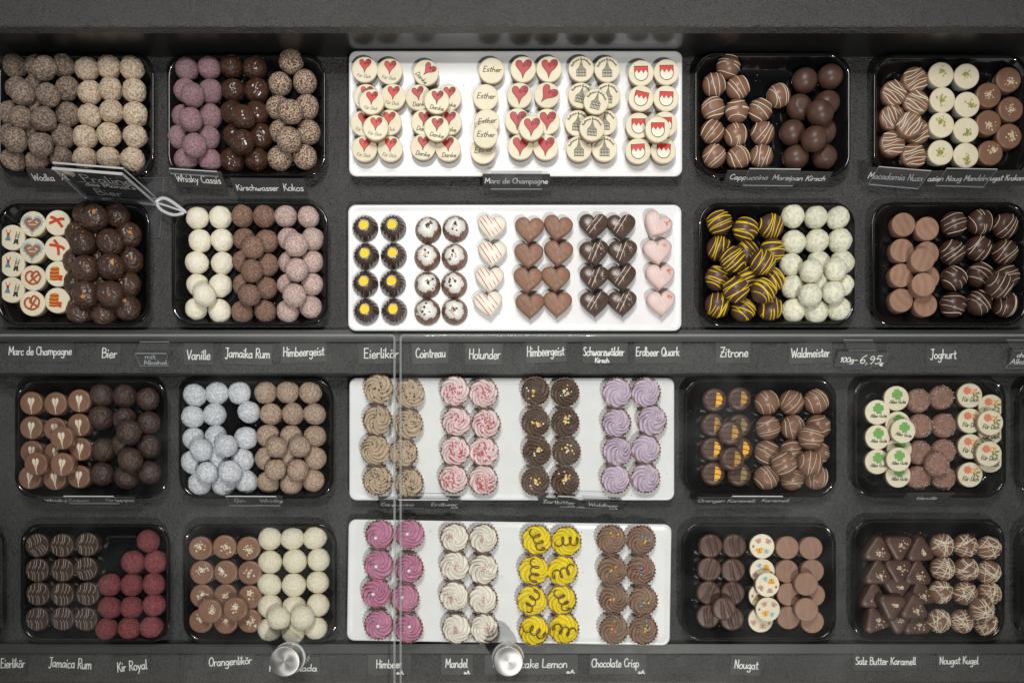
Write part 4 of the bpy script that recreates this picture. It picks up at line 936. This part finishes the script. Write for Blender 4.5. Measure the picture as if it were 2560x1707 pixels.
put(Z11, 'heartdisc', 135, 'milk disc with white leaf heart', 'heart_disc_praline', 'praline', 0, 0, 'Whisky Cream tray',
    [(265,357),(545,362),(818,328),(265,640),(540,655),(815,608),(270,920),(545,935),(830,885),(250,1215),(535,1225),(815,1205)], [(615,755),(320,1055),(620,1060)])
put(Z11, 'grappa', 134, 'rough dark truffle', 'rough_truffle', 'truffle', 0, 0, 'Grappa tray',
    [(1080,265),(1350,275),(1615,310),(1075,525),(1345,545),(1625,585),(1100,895),(1330,840),(1625,855),(1085,1175),(1365,1205),(1635,1155)], [(1395,690),(1410,1010)])
Z12 = (430, 930, 4.612)
put(Z12, 'gin', 131, 'pale blue dusted truffle', 'dusted_truffle', 'truffle', 0, 0, 'Gin tray',
    [(265,265),(520,243),(780,240),(240,515),(492,490),(888,460),(250,765),(510,745),(852,760),(240,1035),(530,1000),(815,1010),(320,1285),(600,1290),(858,1268)], [(340,895),(625,850),(403,1160),(672,1150)])
put(Z12, 'whisky', 128, 'sandy beige dusted truffle', 'dusted_truffle', 'truffle', 0, 0, 'Whisky tray',
    [(1083,235),(1337,230),(1595,237),(1140,482),(1393,480),(1645,485),(1108,735),(1380,740),(1650,738),(1085,995),(1365,990),(1650,993),(1110,1270),(1375,1280),(1630,1245)], [(1205,865),(1475,860),(1195,1125),(1450,1130)])
Z13 = (860, 920, 4.355); Z13b = (1280, 920, 4.355); TW3 = 'third white tray'
put(Z13, 'sw_mocha', 152, 'mocha swirl cup with dark shavings', 'swirl_cup', 'cupcake praline', 0, 1, TW3, [(378,228),(715,278),(365,568),(700,610),(338,892),(642,922),(366,1222),(706,1250)])
put(Z13, 'sw_pink', 152, 'pale pink swirl cup with red beads', 'swirl_cup', 'cupcake praline', 0, 1, TW3, [(1205,250),(1518,275),(1225,582),(1545,606),(1210,902),(1522,907),(1190,1206),(1515,1220)])
put(Z13b, 'sw_choc', 150, 'dark chocolate swirl cup with cream beads', 'swirl_cup', 'cupcake praline', 0, 1, TW3, [(255,252),(577,264),(258,590),(578,590),(270,910),(592,905),(255,1232),(577,1230)])
put(Z13b, 'sw_lav', 152, 'lavender swirl cup', 'swirl_cup', 'cupcake praline', 0, 1, TW3, [(1145,268),(1458,265),(1137,595),(1525,572),(1147,905),(1457,880),(1127,1207),(1452,1197)])
Z14 = (1700, 930, 4.612)
put(Z14, 'orange', 139, 'dark disc with half moon of peel', 'orange_praline', 'praline', 0, 0, 'Orangen Karamell tray',
    [(405,320),(690,305),(385,605),(690,615),(385,885),(710,885),(390,1170),(690,1180)], [(595,700),(605,1005)], -5)
put(Z14, 'karamell', 143, 'milk ball with thin white lines', 'drizzled_praline', 'praline', 0, 0, 'Karamell tray',
    [(1000,350),(1283,350),(1568,337),(1013,640),(1300,635),(1590,630),(1000,925),(1285,920),(1575,930),(995,1215),(1285,1220),(1565,1210)], [(1510,750),(1200,1060),(1495,1050)])
Z15 = (2120, 930, 4.612); TC = 'flower print tray'
put(Z15, 'pr_clover', 141, 'cream disc with green clover print', 'printed_praline', 'praline', 0, 0, TC,
    [(563,302),(343,462),(580,595),(345,747),(595,885),(342,1030),(582,1187)], [(643,675,-10),(590,1002)], 0)
put(Z15, 'sugardome', 144, 'sugared brown dome', 'sugared_praline', 'praline', 0, 0, TC,
    [(822,325),(1093,287),(845,617),(1118,612),(840,925),(1115,910),(825,1217),(1115,1222)], [(1045,1060)])
put(Z15, 'pr_flower', 143, 'cream disc with pink flower print', 'printed_praline', 'praline', 0, 0, TC,
    [(1408,270),(1650,400),(1412,562),(1650,690),(1417,857),(1648,1010),(1413,1180)], [(1650,585),(1635,940)], -2)
Z16 = (0, 1290, 4.612)
put(Z16, 'stripedisc', 137, 'dark disc with feathered white lines', 'striped_praline', 'praline', 0, 0, 'bottom left tray',
    [(425,335,28),(710,335),(1000,325),(425,620),(715,618),(985,605,10),(435,895),(715,900),(1005,893),(425,1185),(715,1180),(985,1185)], (), -4)
put(Z16, 'kir', 131, 'dark red dusted truffle', 'dusted_truffle', 'truffle', 0, 0, 'tray above Kir Royal card',
    [(1715,285),(1535,530),(1793,528),(1270,790),(1523,790),(1777,780),(1270,1050),(1522,1045),(1778,1022),(1233,1295),(1490,1290),(1750,1275)])
Z17 = (440, 1290, 4.612)
put(Z17, 'nutdisc', 138, 'milk disc with chopped nuts', 'nut_disc_praline', 'praline', 0, 0, 'tray above Orangenlikör card',
    [(280,367),(557,355),(833,370),(297,650),(573,645),(850,652),(295,920),(570,918),(850,930),(285,1207),(570,1217),(845,1207)], [(385,1090),(680,1072)])
put(Z17, 'colada', 134, 'white coconut ball', 'coconut_truffle', 'truffle', 0, 0, 'tray behind left steel knob',
    [(1085,257),(1345,258),(1600,250),(1087,525),(1370,515),(1645,500),(1080,785),(1360,792),(1635,760),(1085,1035),(1365,1050),(1640,1020),(1080,1310),(1350,1340),(1615,1290)], [(1185,1175),(1460,1170)])
Z18 = (860, 1280, 4.355); Z18b = (1280, 1280, 4.355); TW4 = 'lowest white tray'
put(Z18, 'sw_rasp', 152, 'raspberry pink swirl cup with pearl', 'swirl_cup', 'cupcake praline', 0, 1, TW4, [(392,242),(715,242),(380,572),(707,610),(350,880),(660,935),(380,1225),(700,1260)])
put(Z18, 'sw_white', 152, 'white swirl cup with pink crumbs', 'swirl_cup', 'cupcake praline', 0, 1, TW4, [(1205,277),(1518,287),(1205,587),(1517,622),(1200,915),(1512,947),(1225,1267),(1530,1267)])
put(Z18b, 'sw_yellow', 158, 'yellow swirl cup with brown curl', 'swirl_cup', 'cupcake praline', 0, 1, TW4, [(270,300),(590,317),(235,632),(552,637),(217,962),(540,952),(240,1287),(565,1267)])
put(Z18b, 'sw_milk', 152, 'milk chocolate swirl cup with coloured beads', 'swirl_cup', 'cupcake praline', 0, 1, TW4, [(1080,297),(1405,302),(1090,632),(1402,632),(1107,942),(1427,962),(1107,1277),(1427,1282)])
Z19 = (1690, 1290, 4.612); TN = 'tray above Nougat card'
put(Z19, 'darkridge', 136, 'dark disc with two ridges', 'ridged_praline', 'praline', 0, 0, TN, [(402,342),(675,342),(390,612),(660,622),(382,882),(660,887),(377,1152),(650,1182)], [(560,1065)])
put(Z19, 'pr_butterfly', 141, 'cream disc with butterfly print', 'printed_praline', 'praline', 0, 0, TN, [(995,347),(998,632,170),(985,920),(980,1195,160)], [(1050,790,165),(1062,1075)], 0)
put(Z19, 'milkdisc', 135, 'smooth milk disc', 'nougat_praline', 'praline', 0, 0, TN, [(1285,362),(1560,367),(1282,632),(1575,632),(1300,897),(1590,907),(1300,1167),(1575,1212)], [(1507,782),(1510,1077)])
Z20 = (2120, 1290, 4.612); TX = 'bottom right tray'
put(Z20, 'triangle', 166, 'dark triangle with chopped nuts', 'triangle_praline', 'praline', 0, 0, TX,
    [(350,400,-4),(590,350,60),(840,400,4),(355,675,0),(585,620,60),(810,680,0),(310,940,0),(575,830,60),(850,910,8),(330,1210,20),(590,1190,60),(800,1245,4)], [(515,1035,55),(765,1060,0)])
put(Z20, 'kugel', 139, 'milk ball with white net lines', 'drizzled_praline', 'praline', 0, 0, TX,
    [(1080,337),(1350,342),(1617,367),(1085,602),(1357,612),(1612,642),(1065,872),(1345,887),(1620,890),(1040,1202),(1310,1207),(1580,1235)], [(1540,1075)])

# ------------------------------------------------------------------ cards, holders
def quad(zone, pts):
    ox, oy, s = zone; return [(ox + x/s, oy + y/s) for x, y in pts]
def rectq(x0, y0, x1, y1): return [(x0, y0), (x1, y0), (x1, y1), (x0, y1)]
def frame(q, zt, zb):
    w_ = [P(*q[0], zt), P(*q[1], zt), P(*q[2], zb), P(*q[3], zb)]; o = sum(w_, Vector())/4
    ux = ((w_[1]-w_[0]) + (w_[2]-w_[3])).normalized(); vy = (w_[0]-w_[3]) + (w_[1]-w_[2]); n = ux.cross(vy).normalized(); vy = n.cross(ux)
    w_ = [p - n*(p-o).dot(n) for p in w_]
    return w_, o, ux, vy, n
def slab(mb, loc, t, mi=0, edge=None):            # four local corners -> slab of thickness t below them
    up = loc; n = (loc[1]-loc[0]).cross(loc[3]-loc[0]).normalized()
    if n.z > 0: n = -n
    dn = [p + n*t for p in loc]; e = mi if edge is None else edge
    mb.add(up + dn, [(3, 2, 1, 0), (4, 5, 6, 7)], mi)
    mb.add(up + dn, [(0, 1, 5, 4), (1, 2, 6, 5), (2, 3, 7, 6), (3, 0, 4, 7)], e)
def card(zone, pts, zt, zb, text, label, lines=None, wd=.00115):
    """lines: (text, u0, u1, baseline v, cap height) with u, v as fractions of the card"""
    w_, o, ux, vy, n = frame(quad(zone, pts), zt, zb)
    mb = MB(); slab(mb, [p - o for p in w_], .0005)
    ob = link('flavour_card', mb.mesh('flavour_card', [M['card']], False)); ob.location = o
    tag(ob, label, 'card', 'handwritten flavour cards')
    loc = [Vector(((p-o).dot(ux), (p-o).dot(vy))) for p in w_]
    tb = MB()
    for s, u0, u1, v, h in (lines or [(text, .06, .94, .34, .42)]):
        t2 = MB(); write(t2, s, u0, u1, v, h, 1, slant=0)   # only to advance the jitter
        st, wt = glyphs(s, .05, .03)
        for p in st:
            out = []
            for q in p:
                u = u0 + (u1-u0)*q[0]/wt; vv = v + h*q[1]
                a = loc[3].lerp(loc[2], u); b = loc[0].lerp(loc[1], u); out.append(a.lerp(b, vv))
            ridge(tb, out, wd, 0, .0003)
    if tb.v:
        me = tb.mesh('lettering', [M['chalk']], False); lo = link('lettering', me, ob)
        lo.matrix_local = Matrix(((ux.x, vy.x, n.x, 0), (ux.y, vy.y, n.y, 0), (ux.z, vy.z, n.z, 0), (0, 0, 0, 1)))
    return ob
def holder(quads, label):
    """quads: list of (zone, pts, ztop, zbottom)"""
    mb = MB(); o = None
    for zone, pts, zt, zb in quads:
        w_, oo, ux, vy, n = frame(quad(zone, pts), zt, zb)
        if o is None: o = oo
        slab(mb, [p - o + n*.0022 for p in w_], .0014, 0, 1)
    ob = link('card_holder', mb.mesh('card_holder', [M['acrylic'], M['acrylic_edge']], False)); ob.location = o
    return tag(ob, label, 'card holder', 'clear acrylic card holders')
R7 = (0, 380, 4.523); zt, zb = ZU + .037, ZU + .014
card(R7, [(290,195),(600,190),(690,385),(375,372)], zt, zb, 'Wodka', 'dark card lettered Wodka leaning on the top left tray', [('Wodka', .10, .88, .30, .42)])
card(R7, [(604,190),(1000,190),(1090,395),(694,385)], zt, zb, 'Arrak', 'dark card beside Wodka card, half hidden by the acrylic sign', [('Arrak', .10, .85, .36, .40)])
card(Z2, [(90,1258),(597,1290),(660,1470),(165,1438)], zt, zb, '', 'tilted dark card lettered Whisky Cassis below the lilac truffles', [('Whisky Cassis', .05, .93, .32, .40)])
card(Z2, [(685,1355),(1160,1358),(1205,1528),(745,1522)], zt, zb, '', 'dark card lettered Kirschwasser at the second tray', [('Kirschwasser', .06, .95, .30, .34)])
card(Z2, [(1164,1358),(1410,1362),(1455,1530),(1209,1528)], zt, zb, '', 'dark card lettered Kokos right of the Kirschwasser card', [('Kokos', .08, .88, .30, .40)])
card(Z3, [(1470,1378),(2185,1380),(2180,1535),(1470,1530)], zt-.004, zb, '', 'dark card lettered Marc de Champagne at the top white tray', [('Marc de Champagne', .03, .97, .36, .36)])
card(Z4, [(420,1340),(898,1345),(838,1490),(370,1485)], zt, zb, '', 'dark card lettered Cappuccino at the top row tray', [('Cappuccino', .10, .96, .36, .36)])
card(Z4, [(902,1345),(1535,1362),(1450,1498),(842,1490)], zt, zb, '', 'dark card lettered Marzipan Kirsch right of Cappuccino', [('Marzipan Kirsch', .04, .95, .36, .36)])
card(Z5, [(130,1310),(786,1335),(718,1510),(60,1465)], zt, zb, '', 'dark card lettered Macadamia Nuss at top right tray', [('Macadamia Nuss', .06, .94, .30, .40)])
card(Z5, [(790,1345),(1166,1345),(1098,1505),(722,1505)], zt, zb, '', 'dark card lettered azien Noug under the pistachio cups', [('azien Noug', .02, .98, .34, .36)])
card(Z5, [(1170,1345),(1850,1340),(1790,1500),(1102,1505)], zt, zb, '', 'dark card lettered Mandelnougat Krokant at the right edge', [('Mandelnougat Krokant', .02, .98, .36, .36)])
holder([(Z3, [(1555,1340),(2100,1340),(2100,1530),(1555,1530)], zt+.002, zb)], 'clear holder over the Marc de Champagne card, top white tray')
holder([(Z4, [(650,1312),(1192,1318),(1105,1495),(578,1490)], zt+.003, zb)], 'clear holder across the Cappuccino and Marzipan cards')
holder([(Z5, [(240,1292),(795,1335),(655,1527),(130,1478)], zt+.003, zb)], 'tilted clear holder over the Macadamia Nuss card')
holder([(Z5, [(960,1312),(1495,1315),(1350,1510),(840,1490)], zt+.003, zb)], 'clear holder over the azien Noug and Mandelnougat cards')
holder([(Z2, [(90,1250),(560,1282),(575,1330),(105,1300)], zt+.002, zt-.006)], 'clear clip on the upper edge of the Whisky Cassis card')
zt, zb = ZL + .037, ZL + .014
card(Z11, [(330,1440),(958,1440),(998,1505),(400,1500)], zt, zb, '', 'steep dark card lettered Whisky Cream', [('Whisky Cream', .10, .92, .25, .50)], .0009)
card(Z11, [(962,1440),(1460,1445),(1530,1510),(1002,1505)], zt, zb, '', 'steep dark card lettered Grappa', [('Grappa', .28, .92, .34, .50)], .0009)
card(Z12, [(620,1425),(928,1425),(958,1535),(665,1535)], zt, zb, '', 'steep dark card lettered Gin', [('Gin', .24, .68, .36, .36)], .0009)
card(Z12, [(932,1425),(1270,1430),(1315,1530),(962,1535)], zt, zb, '', 'steep dark card lettered Whisky right of Gin card', [('Whisky', .18, .96, .36, .36)], .0009)
card(Z13, [(390,1450),(858,1452),(858,1525),(380,1525)], zt, zb, '', 'steep dark card lettered Cappuccino under mocha swirl cups', [('Cappuccino', .04, .80, .40, .42)], .0009)
card(Z13, [(862,1445),(1290,1450),(1290,1530),(862,1530)], zt, zb, '', 'steep dark card lettered Erdbeer m.A. under pink swirl cups', [('Erdbeer', .20, .88, .42, .42), ('m.A.', .70, .90, .12, .20)], .0009)
card(Z13b, [(285,1405),(720,1430),(715,1515),(305,1495)], zt, zb, '', 'steep dark card lettered Zartbitter m.A. under chocolate swirl cups', [('Zartbitter', .10, .92, .38, .42), ('m.A.', .72, .94, .08, .18)], .0009)
card(Z13b, [(800,1440),(1230,1470),(1205,1540),(790,1520)], zt, zb, '', 'steep dark card lettered Waldbeer m.A. under lavender swirl cups', [('Waldbeer', .08, .86, .34, .48), ('m.A.', .64, .88, .06, .20)], .0009)
card(Z14, [(205,1440),(898,1440),(868,1515),(160,1515)], zt, zb, '', 'steep dark card lettered Orangen Karamell', [('Orangen Karamell', .04, .98, .28, .44)], .0009)
card(Z14, [(902,1440),(1300,1450),(1250,1510),(872,1515)], zt, zb, '', 'steep dark card lettered Karamell right of Orangen Karamell card', [('Karamell', .14, .96, .34, .48)], .0009)
card(Z15, [(690,1400),(1240,1390),(1110,1475),(600,1475)], zt, zb, '', 'steep dark card lettered Vanille at the flower print tray', [('Vanille', .30, .78, .14, .40)], .0009)
holder([(Z11, [(640,1415),(1215,1418),(1290,1500),(720,1500)], zt+.004, zb)], 'clear holder between Whisky Cream and Grappa cards')
holder([(Z12, [(620,1415),(1200,1420),(1250,1525),(665,1525)], zt+.004, zb)], 'clear holder in front of the Gin and Whisky cards')
holder([(Z13, [(590,1420),(1130,1420),(1140,1510),(590,1510)], zt+.004, zb)], 'clear holder between lower Cappuccino and Erdbeer cards')
holder([(Z13b, [(500,1380),(1050,1405),(1080,1515),(520,1495)], zt+.004, zb)], 'clear holder between Zartbitter and Waldbeer cards')
holder([(Z14, [(605,1415),(1185,1418),(1110,1490),(520,1490)], zt+.004, zb)], 'clear holder over the Orangen Karamell card')

LA, LB, LC = (0, 800, 2.735), (860, 800, 2.735), (1700, 800, 2.735); zc = ledU + .0009
def ledge(zone, pts, lines, label, z=None): card(zone, pts, z or zc, z or zc, '', label, lines, .00125)
ledge(LA, [(45,150),(508,148),(513,287),(45,290)], [('Marc de Champagne', .03, .96, .36, .40)], 'flat card lettered Marc de Champagne, leftmost on the upper ledge')
ledge(LA, rectq(658,158,825,300), [('Bier', .22, .86, .30, .46)], 'flat card lettered Bier below the lumpy dark truffles')
ledge(LA, rectq(1255,155,1460,308), [('Vanille', .10, .90, .26, .42)], 'flat card lettered Vanille on the upper ledge')
ledge(LA, [(1520,158),(1865,165),(1862,310),(1520,298)], [('Jamaika Rum', .05, .95, .32, .46)], 'flat card lettered Jamaika Rum on the upper ledge')
ledge(LA, [(1918,150),(2232,142),(2235,285),(1920,298)], [('Himbeergeist', .05, .95, .32, .42)], 'flat card lettered Himbeergeist below the rosy truffles')
ledge(LB, [(92,158),(378,152),(380,298),(100,302)], [('Eierlikör', .13, .98, .28, .46)], 'flat card lettered Eierlikör below the yellow centred bundts')
ledge(LB, [(460,157),(716,155),(715,295),(468,302)], [('Cointreau', .10, .92, .30, .44)], 'flat card below the white iced bundts, left of Holunder')
ledge(LB, rectq(828,160,1083,306), [('Holunder', .10, .95, .28, .46)], 'flat card lettered Holunder below the red striped hearts')
ledge(LB, [(1240,150),(1518,152),(1522,285),(1243,298)], [('Himbeergeist', .03, .95, .34, .46)], 'flat card lettered Himbeergeist below the milk chocolate hearts')
ledge(LB, rectq(1628,150,1938,295), [('Schwarzwälder', .02, .93, .36, .40), ('Kirsch', .28, .60, .03, .22)], 'flat card lettered Schwarzwälder Kirsch below the dark hearts')
ledge(LB, rectq(1985,148,2310,295), [('Erdbeer Quark', .03, .95, .34, .40)], 'flat card lettered Erdbeer Quark below the pink hearts')
ledge(LC, rectq(243,150,482,295), [('Zitrone', .12, .94, .30, .44)], 'flat card lettered Zitrone on the upper ledge')
ledge(LC, [(740,155),(1037,148),(1040,292),(742,302)], [('Waldmeister', .06, .95, .30, .42)], 'flat card lettered Waldmeister on the upper ledge')
ledge(LC, rectq(1682,170,1903,316), [('Joghurt', .12, .94, .36, .42)], 'flat card lettered Joghurt on the upper ledge')
ze = ledU + .012
card(LA, [(920,226),(1138,226),(1155,312),(962,312)], ze, ledU+.003, '', 'small dark card lettered mit Alkohol in an acrylic stand', [('mit', .26, .62, .56, .34), ('Alkohol', .14, .96, .10, .34)], .0009)
holder([(LA, [(960,145),(1160,145),(1138,224),(930,222)], ledU+.020, ze), (LA, [(925,226),(1142,226),(1158,312),(964,312)], ze+.001, ledU+.004), (LA, [(964,314),(1162,314),(1172,338),(975,340)], ledU+.002, ledU+.002)], 'bent acrylic stand holding the mit Alkohol card')
card(LC, [(1085,215),(1435,222),(1405,325),(1050,322)], ze, ledU+.003, '', 'dark price card lettered 100g-6,95€ right of Waldmeister', [('100g-', .08, .42, .34, .34), ('6,95', .46, .88, .26, .55), ('€', .86, .93, .12, .2)], .0012)
holder([(LC, [(1115,132),(1315,132),(1345,205),(1150,205)], ledU+.020, ze), (LC, [(1112,300),(1315,300),(1302,330),(1108,330)], ledU+.005, ledU+.003)], 'bent acrylic stand holding the price card')
card(LC, [(2270,212),(2480,212),(2460,305),(2240,305)], ze, ledU+.003, '', 'small dark card lettered ohne Alkohol at the right edge', [('ohne', .20, .62, .56, .36), ('Alkohol', .06, .84, .08, .36)], .0009)
holder([(LC, [(2230,132),(2460,132),(2490,205),(2275,205)], ledU+.020, ze), (LC, [(2240,302),(2460,302),(2450,328),(2225,328)], ledU+.005, ledU+.003)], 'bent acrylic stand holding the ohne Alkohol card')
BA, BB, BC = (0, 1580, 2.735), (860, 1580, 2.735), (1700, 1580, 2.735); zc = ledL + .0009
ledge(BA, [(-12,148),(185,145),(188,285),(-12,290)], [('Eierlikör', .08, .92, .34, .44)], 'flat card lettered Eierlikör in the bottom left corner')
ledge(BA, [(318,145),(645,150),(635,295),(308,268)], [('Jamaica Rum', .06, .96, .30, .50)], 'tilted card lettered Jamaica Rum on the lower ledge')
ledge(BA, [(778,168),(1012,147),(1027,285),(793,310)], [('Kir Royal', .06, .94, .28, .46)], 'tilted card lettered Kir Royal on the lower ledge')
ledge(BA, [(1410,148),(1738,140),(1738,248),(1412,275)], [('Orangenlikör', .05, .95, .34, .48)], 'tilted card lettered Orangenlikör on the lower ledge')
ledge(BA, [(1800,165),(2185,165),(2190,290),(1800,295)], [('Piña Colada', .10, .95, .22, .36)], 'flat card ending in lada behind the left steel knob')
ledge(BB, [(160,150),(460,145),(460,290),(165,290)], [('Himbeer', .19, .78, .34, .40), ('o.A.', .66, .83, .04, .16)], 'flat card lettered Himbeer o.A. under the raspberry swirl cups')
ledge(BB, rectq(665,148,880,290), [('Mandel', .13, .84, .36, .42), ('o.A.', .72, .92, .05, .16)], 'flat card lettered Mandel o.A. under the white swirl cups')
ledge(BB, [(960,150),(1600,148),(1598,285),(960,290)], [('Cheesecake Lemon', .09, .89, .34, .42), ('o.A.', .88, .97, .06, .16)], 'flat card lettered Cheesecake Lemon behind the right steel knob')
ledge(BB, rectq(1680,148,2065,285), [('Chocolate Crisp', .03, .88, .36, .42), ('o.A.', .86, .98, .04, .16)], 'flat card lettered Chocolate Crisp o.A. on the lower ledge')
ledge(BC, [(352,150),(557,163),(548,298),(340,290)], [('Nougat', .12, .92, .34, .42)], 'tilted card lettered Nougat on the lower ledge')
ledge(BC, rectq(1180,128,1630,262), [('Salz Butter Karamell', .04, .96, .32, .38)], 'flat card lettered Salz Butter Karamell on the lower ledge')
ledge(BC, rectq(1755,130,2058,262), [('Nougat Kugel', .06, .94, .36, .38)], 'flat card lettered Nougat Kugel on the lower ledge')
ledge(BC, rectq(2332,150,2560,245), [], 'blank end of a card at the bottom right picture edge')

# ------------------------------------------------------------------ acrylic sign at the left
sg = bpy.data.objects.new('acrylic_sign', None); COL.objects.link(sg); so = P(300, 500, ZU); sg.location = so
tag(sg, 'clear acrylic stand with slanted dark Praline des Monat\'s Bier card', 'sign')
q = quad(R7, [(630,192),(1370,215),(1740,575),(985,478)]); w_, o, ux, vy, n = frame(q, .108, .015)
mb = MB(); slab(mb, [p - so for p in w_], .0008); sc_ = link('sign_card', mb.mesh('sign_card', [mat('sign_card', (.010, .0095, .009), .6, spec=.2)], False), sg)
loc = [Vector(((p-o).dot(ux), (p-o).dot(vy))) for p in w_]
tb = MB()
for s, u0, u1, v, h in (('Praline', .22, .98, .58, .24), ("des Monat's", .18, .94, .42, .13), ('Bier', .20, .60, .10, .22)):
    st, wt = glyphs(s, .08, .03)
    for p in st: ridge(tb, [loc[3].lerp(loc[2], u0+(u1-u0)*k[0]/wt).lerp(loc[0].lerp(loc[1], u0+(u1-u0)*k[0]/wt), v+h*k[1]) for k in p], .0016, 0, .0004)
bl = lambda u, v: loc[3].lerp(loc[2], u).lerp(loc[0].lerp(loc[1], u), v)
ridge(tb, [bl(.12, .545), bl(.97, .545)], .0008, 0, .0004)
lo = link('lettering', tb.mesh('lettering', [M['chalk']], False), sc_)
lo.matrix_local = Matrix(((ux.x, vy.x, n.x, o.x-so.x), (ux.y, vy.y, n.y, o.y-so.y), (ux.z, vy.z, n.z, o.z-so.z), (0, 0, 0, 1)))
tb = MB(); poly(tb, [bl(*k) for k in ((.01, .98), (.22, .98), (.20, .80), (.12, .70), (.05, .82))], .0004)
lo = link('emblem', tb.mesh('emblem', [M['cream']], False), sc_)
lo.matrix_local = Matrix(((ux.x, vy.x, n.x, o.x-so.x), (ux.y, vy.y, n.y, o.y-so.y), (ux.z, vy.z, n.z, o.z-so.z), (0, 0, 0, 1)))
ext = [p + (ux*sx + vy.normalized()*sy)*.003 - so + n*.003 for p, sx, sy in zip(w_, (-1, 1, 1, -1), (1, 1, -1, -1))]
mb = MB(); slab(mb, ext, .002, 0, 1); slab(mb, [p - n*.006 for p in ext], .002, 0, 1); link('clear_pocket', mb.mesh('clear_pocket', [M['acrylic'], M['acrylic_edge']], False), sg)
mb = MB()                                          # light rims of the pocket
for a, b in ((0, 1), (1, 2), (2, 3)): tube(mb, [ext[a] + n*.0004, ext[b] + n*.0004], .0010, 0, 6, False)
link('rim', mb.mesh('rim', [M['acrylic_edge']]), sg)
mb = MB(); b0 = [P(*k, ZU + .0035) - so for k in quad(R7, [(1090,300),(1850,285),(1800,962),(1040,962)])]; slab(mb, b0, .003, 0, 1); link('base_plate', mb.mesh('base_plate', [M['acrylic'], M['acrylic_edge']], False), sg)
mb = MB(); h0 = [P(x, y, ZU + .026) - so for x, y in quad(R7, [(1755,575),(1830,525),(1930,555),(2110,690)])]
h1 = [P(x, y, ZU + .025) - so for x, y in quad(R7, [(1770,590),(1830,660),(1960,712),(2085,690)])]
tube(mb, cr([Vector(p) for p in h0], 6), .0022, 0, 8); tube(mb, cr([Vector(p) for p in h1], 6), .0020, 0, 8)
tube(mb, cr([Vector(p) for p in [h0[0], (h0[2]+h1[1])/2, h0[3]]], 6), .0012, 0, 8)
tg = link('serving_tongs', mb.mesh('serving_tongs', [M['acrylic_edge']])); tg.location = so
tag(tg, 'small clear plastic tongs end beside the acrylic sign at the white truffles', 'tongs')

# ------------------------------------------------------------------ sugar dust and crumbs left in the trays
g = random.Random(3); mb = MB(); v, f = ico(0)
for up, x0, x1, y0, y1 in ((1, 440, 790, 160, 425), (1, 1765, 2100, 160, 425), (1, 2215, 2560, 160, 420), (1, 455, 800, 530, 790), (1, 1775, 2110, 530, 790), (1, 2205, 2560, 530, 790), (1, 10, 350, 530, 790),
                           (0, 65, 390, 975, 1220), (0, 475, 805, 975, 1220), (0, 1735, 2065, 975, 1220), (0, 485, 815, 1335, 1580), (0, 1730, 2065, 1335, 1580), (0, 2160, 2490, 1325, 1580)):
    for k in range(34):
        p = P(g.uniform(x0, x1), g.uniform(y0, y1), (ZU if up else ZL) + .0046); s_ = g.uniform(.0003, .0008)
        mb.add([p + q*s_*g.uniform(.6, 1.2) for q in v], f)
for zone, x0, x1, y0, y1 in ((1, 890, 1690, 500, 810), (1, 890, 1690, 150, 430), (0, 890, 1670, 960, 1240), (0, 890, 1660, 1320, 1590)):
    for k in range(26):
        p = P(g.uniform(x0, x1), g.uniform(y0, y1), (ZU if zone else ZL) + .0202); s_ = g.uniform(.0003, .0007); mb.add([p + q*s_ for q in v], f, 1)
cb = link('crumbs', mb.mesh('crumbs', [M['nutchip'], M['cocoa']], False)); tag(cb, 'tiny pale crumbs and sugar dust scattered over the tray floors', 'crumbs', None, 'stuff')

# ------------------------------------------------------------------ sliding glass doors with steel knobs
GZ = .036
def door(x0, x1, label):
    a, b = P(x0, 834, GZ), P(x1, 1790, GZ); cx, cy = (a.x+b.x)/2, (a.y+b.y)/2; w_, d_ = b.x-a.x, a.y-b.y
    e = bpy.data.objects.new('glass_door', None); COL.objects.link(e); e.location = (cx, cy, GZ - .006); tag(e, label, 'glass door', 'sliding glass doors')
    mb = MB(); t = .0028
    loft(mb, [rrect(w_-2*t, d_-2*t, .003, 0, 5), rrect(w_-2*t, d_-2*t, .003, .006, 5)], 0, True, True); link('pane', mb.mesh('pane', [M['glass']], False), e)
    mb = MB(); R_ = [rrect(w_-2*t+.0001, d_-2*t+.0001, .003, .0001, 5), rrect(w_-.0012, d_-.0012, .005, .0, 5), rrect(w_, d_, .0055, .003, 5), rrect(w_-.0012, d_-.0012, .005, .006, 5), rrect(w_-2*t+.0001, d_-2*t+.0001, .003, .0059, 5)]
    loft(mb, R_, 0, False); link('polished_edge', mb.mesh('polished_edge', [M['glass_edge']]), e)
door(-900, 989, 'left sliding glass door lying over the lower left trays')
door(998, 3400, 'right sliding glass door lying over the lower right trays')
def knob(px, py, label):
    zt = GZ + .034; p = P(px, py, zt); r = L(39, zt)
    e = bpy.data.objects.new('door_knob', None); COL.objects.link(e); e.location = (p.x, p.y, GZ); tag(e, label, 'knob', 'round steel door knobs')
    mb = MB(); loft(mb, [circ(r*1.05, .0002, 56), circ(r*1.05, .005, 56), circ(r*.9, .0055, 56)], 0); link('base_ring', mb.mesh('base_ring', [M['acrylic_edge']]), e)
    mb = MB(); loft(mb, [circ(r*.92, .0056, 56), circ(r*.98, .009, 56), circ(r, .030, 56), circ(r*.985, .0325, 56), circ(r*.95, .0337, 56)], 0, False); link('knob_body', mb.mesh('knob_body', [M['steel']]), e)
    mb = MB(); loft(mb, [circ(r*.95, .0337, 56), circ(r*.90, .034, 56), circ(r*.5, .034, 56), circ(r*.1, .034, 56)], 0); link('brushed_face', mb.mesh('brushed_face', [M['brushed']]), e)
knob(711, 1653, 'left round brushed steel knob, in front of the Colada card')
knob(1271, 1653, 'right round brushed steel knob, in front of the Cheesecake Lemon card')
